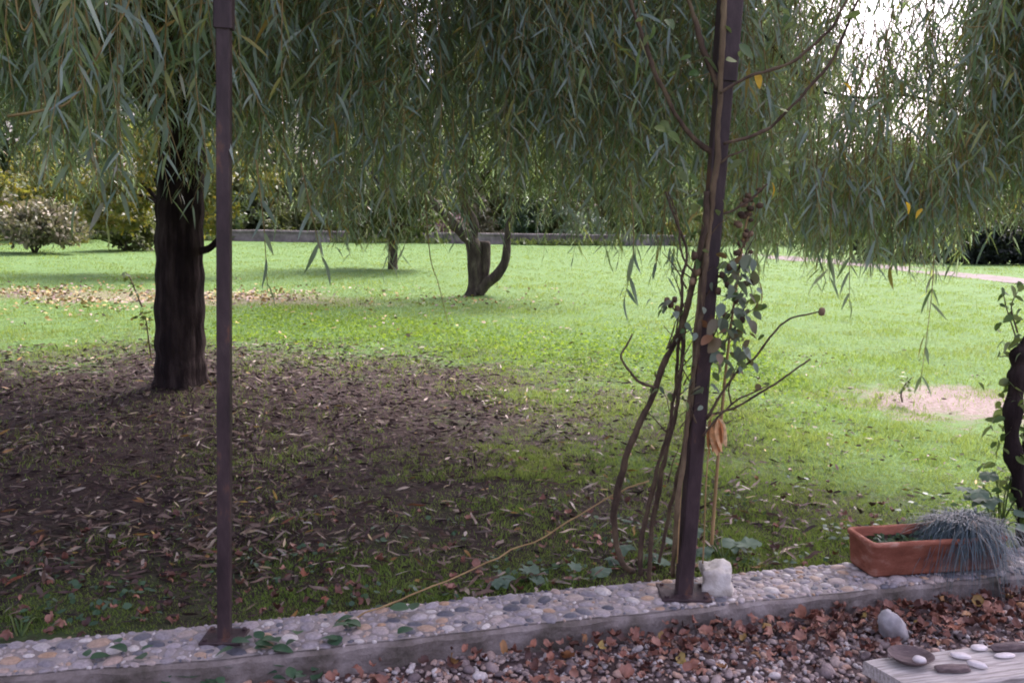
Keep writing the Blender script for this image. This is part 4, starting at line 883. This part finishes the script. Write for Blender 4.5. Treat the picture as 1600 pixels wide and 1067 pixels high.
for a_, b_, s_ in [(1048, 476, .012), (1054, 468, .010), (1042, 470, .011), (1058, 482, .010), (1284, 487, .013), (1128, 430, .011), (1136, 445, .010), (1140, 418, .012), (1150, 470, .010), (1122, 455, .012), (1175, 440, .011), (1160, 500, .011), (1130, 490, .010), (1146, 520, .012), (1085, 400, .013), (1090, 425, .013), (1082, 440, .012)]:
    o = obj('rose_hip', HIP, None, rose, at(a_, b_, RY - .01) - RO); o.scale = (s_, s_, s_ * 1.2)
for i in range(44):
    a_, b_ = nr.choice([(1040, 560), (1066, 500), (1060, 600), (1085, 430), (1045, 690), (1030, 760), (1100, 400), (1075, 620), (1120, 520), (1140, 480), (1090, 660), (1155, 410)]); a_ += nr.gauss(0, 8); b_ += nr.gauss(0, 30)
    da = nr.choice([-1, 1, 1]) * nr.uniform(12, 46); db = -nr.uniform(10, 70)
    cane('twig', [(a_, b_), (a_ + da * .5, b_ + db * .6), (a_ + da, b_ + db)], nr.uniform(.0018, .0035), .0011, M['rose_cane'], dy=nr.uniform(-.05, .08), k=4, n=5)
for i in range(60):
    a_, b_ = nr.choice([(1045, 480), (1062, 495), (1085, 520), (1150, 560), (1160, 540), (1100, 420), (1150, 430), (1175, 470), (1140, 530), (1175, 590), (1090, 600), (1030, 620), (1070, 640)])
    put_leaf(a_ + nr.gauss(0, 11), b_ + nr.gauss(0, 18), RY + nr.uniform(-.08, .08), nr.uniform(.016, .034), nr.choice(['grey_leaf', 'rose_leaf']), rose, RO, .7)
# dried flower spike behind the rose
so = gp(1128, 880); spike = thing('dried_flower_spike', 'brown dried flower spike with seed heads right of the leaning post', 'dried flower', so); SY = RB.y + .1
q = spline([at(a_, b_, SY) - so for a_, b_ in ((1112, 850), (1120, 740), (1130, 620), (1142, 510), (1155, 420), (1166, 350), (1186, 298))], 6); MB().tube(q, taper(.007, .003, len(q)), 6).build('stalk', M['dry_stalk'], spike)
POD = [np_mesh('seed_head', *p) for p in PEB[:3]]
for me in POD: me.materials.append(M['dry_brown'])
for i in range(34):
    t = .62 + .38 * i / 33; p = q[int(t * (len(q) - 1))]; o = obj('seed_head', POD[i % 3], None, spike, p + Vector((nr.gauss(0, .014), nr.gauss(0, .012), nr.gauss(0, .008)))); s_ = nr.uniform(.007, .013); o.scale = (s_ * 1.3, s_, s_)
# withered orange flower hanging on the post
ho = at(1112, 652, RY - .02); husk = thing('withered_flower', 'withered orange flower hanging from the leaning post', 'flower', ho)
HP = [leaf_mesh('petal', 1, w_, c_, .4, 6, 0, t_, M['husk'], OV) for w_, c_, t_ in ((.28, .1, .2), (.22, .25, -.3), (.34, .0, .4))]
for i in range(22):
    o = obj('petal', HP[i % 3], None, husk, (nr.uniform(-.004, .030), nr.uniform(-.015, .015), nr.uniform(-.035, .004))); l_ = nr.uniform(.075, .125); o.scale = (l_, l_, l_)
    dv = Vector((nr.uniform(-.05, .42), nr.gauss(0, .15), -1)).normalized(); o.rotation_euler = (dv.to_track_quat('Y', 'Z') @ Matrix.Rotation(nr.uniform(-1.5, 1.5), 3, 'Y').to_quaternion()).to_euler()
MB().tube([(-.012, 0, -.02), (.004, 0, .01), (.012, 0, .006)], [.003, .004, .003], 6).build('stem', M['dry_stalk'], husk)
for pts, lab in (([(1108, 690), (1103, 760), (1100, 840), (1098, 880)], 'straw coloured dry stalk close against the right of the leaning post'), ([(1058, 880), (1062, 800), (1066, 740), (1071, 660)], 'straw coloured dry stalk close against the left of the leaning post')):
    org = gp(pts[0][0], 890); q = spline([at(a_, b_, RB.y - .04 + .06 * (i > 1)) - org for i, (a_, b_) in enumerate(pts)], 5); MB().tube(q, taper(.0025, .003, len(q)), 6, rough=.2).build('dry_stalk', M['dry_stalk'], loc=org, label=lab, cat='stalk', group='dry stalks at the leaning post')
# bramble cane from the terrace over the kerb to the rose, with leaves
bo = gp(330, 1064, TERR_Z); bram = thing('bramble', 'thin straw green bramble cane arching over the kerb to the rose', 'bramble', bo)
q = spline([at(a_, b_, c_) - bo for a_, b_, c_ in ((250, 1085, 2.62), (330, 1064, 2.66), (450, 1022, 2.78), (530, 986, 2.88), (575, 953, 2.98), (640, 932, 3.04), (760, 880, 3.14), (870, 826, 3.26), (960, 772, 3.3), (1014, 748, 3.34))], 6)
q = [p + Vector((0, 0, .012 * mnoise.noise(p * 9) + .005 * mnoise.noise(p * 30))) for p in q]
MB().tube(q, taper(.0038, .0028, len(q)), 6, rough=.2, seed=3).build('cane', M['dry_stalk'], bram)
BRL = [leaf_mesh('bramble_leaf', 1, w_, c_, .25, 6, 0, t_, M['bramble_leaf'], OV) for w_, c_, t_ in ((.75, .15, .2), (.65, .3, -.3), (.8, .1, .4))]
for a_, b_, n_ in [(90, 1040, 2), (140, 1020, 2), (170, 1046, 3), (260, 1052, 3), (280, 1036, 2), (345, 1056, 3), (425, 1052, 2), (220, 1024, 2), (20, 1050, 3), (150, 1032, 3), (200, 1052, 3), (235, 1040, 3), (320, 1046, 3), (300, 1060, 2), (408, 992, 3), (402, 1004, 2), (436, 1008, 3), (466, 996, 2), (455, 1040, 3), (472, 1058, 3), (495, 1046, 2), (545, 965, 3), (556, 975, 2), (528, 996, 2), (365, 1010, 2), (120, 1058, 3), (60, 1066, 3), (185, 1010, 2), (640, 955, 2), (622, 985, 1)]:
    c = gp(a_, b_, TERR_Z + .05 if b_ > 1030 else KERB_Z + .03)
    for k in range(n_):
        o = obj('leaf', BRL[nr.randrange(3)], None, bram, c - bo + Vector((nr.gauss(0, .012), nr.gauss(0, .012), nr.gauss(0, .01)))); l_ = nr.uniform(.035, .066); o.scale = (l_, l_, l_); a = nr.uniform(0, 6.28)
        o.rotation_euler = (Vector((math.cos(a), math.sin(a), nr.uniform(-.2, .5))).normalized()).to_track_quat('Y', 'Z').to_euler()

# ------------------------------------------------------------------ mallow plants
ML = [lobed_mesh('mallow_leaf', l_, d_, c_, s_, M['mallow_leaf'], 24) for l_, d_, c_, s_ in ((5, .25, .15, 11), (7, .2, -.2, 12), (5, .3, -.35, 13))]
def mallow(label, base_px, spots_):
    o0_ = gp(*base_px); t = thing('mallow_plant', label, 'plant', o0_, 'mallow plants along the kerb')
    for (a_, b_, Y, L_) in spots_:
        c = at(a_, b_, Y); p = c - o0_; o = obj('leaf', ML[nr.randrange(3)], None, t, p); L_ *= 1.25; o.scale = (L_, L_, L_)
        a = nr.uniform(-.9, .9) + (0 if p.x > 0 else math.pi) ; dv = Vector((math.cos(a), math.sin(a) * .6 - .3, nr.uniform(-.45, .1))).normalized(); o.rotation_euler = dv.to_track_quat('Y', 'Z').to_euler()
        qs = spline([(nr.uniform(-.02, .02), nr.uniform(-.02, .02), 0), (p.x * .5, p.y * .5, max(p.z, .03) * .8), tuple(p)], 4); MB().tube(qs, taper(.004, .0025, len(qs)), 5).build('leaf_stalk', M['rose_leaf'], t)
    return t
kb_ = lambda a_: float(kerb_back(gp(a_, 880).x))
mallow('grey-green mallow plant behind the white stone', (1125, 882), [(1110, 850, 3.62, .085), (1128, 838, 3.66, .10), (1150, 852, 3.62, .095), (1172, 868, 3.6, .09), (1104, 876, 3.5, .06), (1098, 822, 3.65, .07), (1186, 880, 3.58, .06), (1138, 870, 3.58, .07)])
mallow('low mallow plant among the rose stems left of the leaning post', (1005, 893), [(990, 848, 3.62, .085), (1006, 862, 3.58, .08), (975, 876, 3.52, .07), (1038, 836, 3.64, .075), (950, 885, 3.45, .075), (1022, 878, 3.5, .06)])
mallow('small mallow plant at the back of the kerb left of the rose', (805, 915), [(800, 894, 3.33, .08), (815, 888, 3.36, .07), (788, 905, 3.30, .06), (828, 902, 3.33, .06), (890, 880, 3.42, .05)])
mallow('mallow plant behind the blue grass in the planter', (1560, 852), [(1560, 772, 3.85, .11), (1582, 792, 3.8, .10), (1540, 780, 3.85, .09), (1512, 760, 3.9, .07), (1590, 815, 3.75, .09), (1530, 800, 3.85, .08), (1600, 770, 3.85, .1), (1575, 745, 3.9, .08), (1550, 735, 3.9, .07), (1590, 720, 3.9, .08), (1535, 760, 3.85, .08)])
mallow('leafy weed on the kerb edge at the far left', (30, 995), [(20, 988, 3.0, .06), (42, 992, 3.0, .05), (5, 975, 3.05, .06), (80, 985, 3.02, .04), (70, 978, 3.05, .04)])

# ------------------------------------------------------------------ vine at the right edge
vo = gp(1596, 850); vine = thing('woody_vine', 'dark twisted woody vine trunk at the right edge', 'vine', vo); VY = vo.y - .02
q = spline([at(a_, b_, VY) - vo for a_, b_ in ((1606, 852), (1600, 790), (1592, 745), (1581, 690), (1584, 630), (1593, 585), (1592, 558), (1606, 540), (1640, 520), (1700, 480))], 6)
MB().tube(q, [.036 + .008 * math.sin(i * .9) for i in range(len(q))], 12, rough=.25, seed=15).build('trunk', M['bark_dark'], vine)
q = spline([at(a_, b_, VY + .05) - vo for a_, b_ in ((1612, 852), (1610, 760), (1604, 700), (1612, 640), (1610, 590), (1650, 540))], 6); MB().tube(q, .02, 10, rough=.25, seed=16).build('second_stem', M['bark_dark'], vine)
for pts in ([(1596, 560), (1585, 520), (1575, 490), (1568, 462)], [(1596, 600), (1580, 560), (1560, 557)], [(1590, 520), (1580, 480), (1592, 452)]):
    q = spline([at(a_, b_, VY) - vo for a_, b_ in pts], 4); MB().tube(q, taper(.004, .002, len(q)), 5).build('twig', M['rose_cane'], vine)
for i in range(170):
    if i < 34: a_, b_ = nr.uniform(1560, 1600), nr.uniform(440, 560)
    else: a_, b_ = 1602 - abs(nr.gauss(0, 26)), nr.uniform(590, 810)
    put_leaf(a_, b_, VY + nr.uniform(-.05, .1), nr.uniform(.03, .06), 'rose_leaf', vine, vo)

# ------------------------------------------------------------------ planter with blue grass
FLc, BLc = gp(1361, 905, KERB_Z + .006), gp(1330, 880, KERB_Z + .006); ax = (gp(1548, 892.5, KERB_Z + .006) - FLc).normalized(); ay = Vector((-ax.y, ax.x, 0)); PLN, PWD, PHT = .60, .19, .145
pcn = FLc + ax * PLN / 2 + ay * PWD / 2
pl = thing('planter', 'terracotta trough planter standing on the kerb', 'planter', pcn); pl.rotation_euler = (0, 0, math.atan2(ax.y, ax.x))
def rrect(lx, ly, r, z, n=4):
    out_ = []
    for cx, cy, a0 in ((lx / 2 - r, ly / 2 - r, 0), (-lx / 2 + r, ly / 2 - r, 90), (-lx / 2 + r, -ly / 2 + r, 180), (lx / 2 - r, -ly / 2 + r, 270)):
        for k in range(n + 1): a = R(a0 + 90 * k / n); out_.append(Vector((cx + r * math.cos(a), cy + r * math.sin(a), z)))
    return out_
MB().loft([rrect(PLN - .03, PWD - .03, .02, .002), rrect(PLN - .018, PWD - .018, .024, .012), rrect(PLN, PWD, .026, PHT - .022), rrect(PLN + .012, PWD + .012, .028, PHT - .018), rrect(PLN + .014, PWD + .014, .028, PHT - .004), rrect(PLN + .006, PWD + .006, .026, PHT),
           rrect(PLN - .022, PWD - .022, .02, PHT), rrect(PLN - .03, PWD - .03, .018, PHT - .006), rrect(PLN - .036, PWD - .036, .016, PHT - .06)], True, False).build('trough', M['terracotta'], pl)
sl = rrect(PLN - .037, PWD - .037, .016, PHT - .035, 4); MB().loft([[p - Vector((0, 0, .01)) for p in sl], sl]).build('soil', M['soil'], pl)
n = 130; x = RNG.uniform(-.23, .05, n); y = RNG.uniform(-.06, .06, n); dd = rand_dir(n, flat=.5); dd[:, 2] = np.abs(dd[:, 2])
V, T = leaves(np.stack([x, y, np.full(n, PHT - .033)], 1), dd, RNG.uniform(.02, .045, n), RNG.uniform(.010, .018, n), .2); tp = obj('seedlings', np_mesh('seedlings', V, T), M['bramble_leaf'], None, pcn, label='small green seedlings growing in the left of the planter', cat='seedlings', kind='stuff'); tp.rotation_euler = pl.rotation_euler
gb = pcn + ax * .17 + Vector((0, 0, PHT - .03)); fes = thing('blue_grass', 'clump of blue-grey fescue spilling over the right of the planter', 'grass', gb)
n = 1700; a = RNG.uniform(0, 6.28, n); o3 = np.stack([np.cos(a), np.sin(a) * .8, np.zeros(n)], 1); Ls = RNG.uniform(.2, .47, n); base = np.stack([RNG.normal(0, .045, n), RNG.normal(0, .025, n), np.zeros(n)], 1)
up = RNG.uniform(.7, 2.8, n)[:, None]; d0 = unit(o3 + np.array([0, 0, 1.0]) * up); side = unit(np.cross(d0, np.array([0, 0, 1.0]))); segs = []
for s_, w_ in ((0, 1), (.3, .9), (.6, .7), (.85, .45), (1, .1)):
    p = base + d0 * (Ls[:, None] * s_) + np.array([0, 0, -1.0]) * (Ls[:, None] * s_ ** 2.2 * RNG.uniform(.9, 1.5, n)[:, None] if s_ in (1,) else Ls[:, None] * s_ ** 2.2 * 1.12); segs += [p + side * .0017 * w_, p - side * .0017 * w_]
V = np.stack(segs, 1).reshape(-1, 3); t = np.array([[i, i + 2, i + 1] for i in (0, 2, 4, 6)] + [[i + 1, i + 2, i + 3] for i in (0, 2, 4, 6)]); T = (np.arange(n)[:, None, None] * 10 + t).reshape(-1, 3)
obj('blades', np_mesh('blades', V, T), M['fescue'], fes, kind='stuff')
n = 26; base = np.stack([RNG.normal(-.06, .01, n), np.full(n, -.098), RNG.uniform(.01, .03, n)], 1); dd = np.stack([RNG.normal(0, .12, n), RNG.normal(-.05, .03, n), -np.ones(n)], 1)
V, T = leaves(base, dd, RNG.uniform(.06, .14, n), np.full(n, .0025), .1); obj('dry_blades', np_mesh('dry_blades', V, T), M['dry_stalk'], fes, kind='stuff')

# ------------------------------------------------------------------ stones and the plank
def rock(name, loc, dims, rot, material, seed, boxy=.55, rough=.12, **kw):
    bm = bmesh.new(); bmesh.ops.create_cube(bm, size=2); bmesh.ops.subdivide_edges(bm, edges=bm.edges[:], cuts=7, use_grid_fill=True)
    for v in bm.verts:
        s_ = v.co.normalized(); c = v.co * boxy + s_ * (1 - boxy) * 1.15; c *= 1 + rough * mnoise.noise(s_ * 1.6 + Vector((seed, 0, 0))) + rough * .4 * mnoise.noise(s_ * 5 + Vector((seed, 3, 0)))
        v.co = Vector((c.x * dims[0], c.y * dims[1], c.z * dims[2])) * .5
    me = bpy.data.meshes.new(name); bm.to_mesh(me); bm.free(); me.polygons.foreach_set('use_smooth', [True] * len(me.polygons))
    o = obj(name, me, material, None, loc, **kw); o.rotation_euler = rot; return o
c = gp(1120, 928, KERB_Z); rock('stone_block', c + Vector((0, .02, .052)), (.112, .10, .108), (.12, -.05, -.15), M['white_stone'], 3, .72, .3, label='broken white stone block beside the foot of the leaning post', cat='stone')
c = gp(1393, 1000, TERR_Z); rock('grey_rock', c + Vector((0, 0, .045)), (.075, .08, .155), (.25, -.65, .3), M['grey_stone'], 8, .25, .2, label='grey oblong stone lying in the brown leaves before the planter', cat='stone')
ZP = TERR_Z + .085
P0, P1, P2 = gp(1349, 1031, ZP), gp(1440, 1016, ZP), gp(1640, 991, ZP); axp = (P2 - P1).normalized(); ayp = Vector((axp.y, -axp.x, 0))
pt0 = P0; plank = thing('wooden_plank', 'weathered pale plank lying on the gravel in the lower right corner', 'plank', pt0 + Vector((0, 0, -.045))); plank.rotation_euler = (0, 0, math.atan2(axp.y, axp.x))
Wp, Lp = .20, .9; lp_ = []
for i in range(31):
    xx = Lp * i / 30; e1 = .006 * mnoise.noise(Vector((xx * 9, 1, 0))); e2 = .006 * mnoise.noise(Vector((xx * 9, 5, 0))); sk = .0
    if i == 0: sk = 1
    lp_.append([Vector((xx + s0 * .04, yy, zz_)) for s0, yy, zz_ in ((1, -Wp + e2, 0), (1, -Wp + e2, .040), (.98, -Wp + .006 + e2, .045 + e1 * .3), (.5, -Wp * .5, .046 + e2 * .4), (0.02, -.006 + e1, .045 + e2 * .3), (0, e1, .040), (0, e1, 0))])
MB().loft(lp_).build('board', M['plank'], plank, smooth=False)
sup = MB()
for xx in (.12, .72): sup.loft([rrect(.07, .15, .008, z) for z in (-.046, .0005)])
sup2 = MB(); sup2.loft([[p + Vector((.16, -.1, 0)) for p in rrect(.07, .15, .008, z)] for z in (-.05, -.0015)]).loft([[p + Vector((.72, -.1, 0)) for p in rrect(.07, .15, .008, z)] for z in (-.05, -.0015)]).build('support', M['driftwood'], plank)
ZT = ZP + .0015
c = gp(1422, 1034, ZT); dish = thing('wooden_dish', 'dark round wooden dish on the weathered plank', 'dish', c); lo_ = []
for r0, z in ((.03, .001), (.05, .010), (.066, .024), (.070, .028), (.066, .028), (.058, .020), (.04, .011), (.015, .008)): lo_.append([Vector((math.cos(k * R(15)) * r0 * 1.05, math.sin(k * R(15)) * r0 * .92, z)) for k in range(24)])
MB().loft(lo_).build('bowl', M['driftwood'], dish)
c = gp(1438, 1040, ZT); rock('white_pebble', c + Vector((-.004, 0, .021)), (.036, .026, .022), (0, 0, -.5), M['shell'], 5, .1, .1, label='white pebble lying in the dark wooden dish', cat='pebble')
for (a_, b_, dm, rz, sd, lab) in ((1500, 1027, (.058, .03, .016), -.35, 6, 'pale flat shell next to the wooden dish on the plank'), (1526, 1042, (.052, .022, .02), -.5, 7, 'white oblong shell at the front of the plank'), (1530, 1014, (.05, .032, .014), .1, 9, 'grey-white round pebble near the back of the plank'), (1570, 1026, (.065, .025, .012), .15, 12, 'long pale shell at the right end of the plank')):
    c = gp(a_, b_, ZT); rock('shell', c + Vector((0, 0, dm[2] * .48)), dm, (0, 0, rz), M['shell'], sd, .1, .16, label=lab, cat='shell', group='shells and pebbles laid on the plank')
c = gp(1578, 1016, ZT); rock('driftwood', c + Vector((0, .0, .012)), (.13, .03, .028), (0, 0, .12), M['driftwood'], 14, .2, .25, label='piece of dark driftwood at the back right of the plank', cat='driftwood')
c = gp(1490, 1050, ZT); rock('driftwood', c + Vector((0, .01, .008)), (.11, .035, .018), (0, 0, .1), M['driftwood'], 17, .2, .25, label='flat dark driftwood chip between dish and shells on the plank', cat='driftwood')
# little saplings by the trunk, and a twiggy plant in the sandy patch
for bpx, tops, lab, mt in (((222, 480), [(212, 455), (202, 432), (195, 425)], 'small dark sapling on the leaf drift left of the trunk', 'dark_leaf'), ((238, 568), [(232, 530), (228, 500), (222, 492)], 'thin seedling close to the left of the willow trunk', 'dark_leaf'), ((1410, 628), [(1408, 615), (1415, 600), (1425, 590)], 'small twiggy plant at the edge of the sandy patch', 'rose_leaf')):
    b = gp(*bpx); t = thing('sapling', lab, 'sapling', b, 'small saplings on the lawn'); q = spline([Vector((0, 0, 0))] + [at(a_, c_, b.y) - b for a_, c_ in tops], 5); MB().tube(q, taper(b.y * .0011, b.y * .0005, len(q)), 5).build('stem', M['rose_cane'], t)
    m = 26; qa = np.array([tuple(p) for p in q]); ii = RNG.integers(4, len(qa), m); dd = rand_dir(m, flat=.5); sz = b.y * .0065
    V, T = leaves(qa[ii] + RNG.normal(0, sz * .5, (m, 3)), dd, sz * RNG.uniform(.7, 1.3, m), sz * .5 * np.ones(m), .2); obj('leaves', np_mesh('leaves', V, T), M[mt], t)
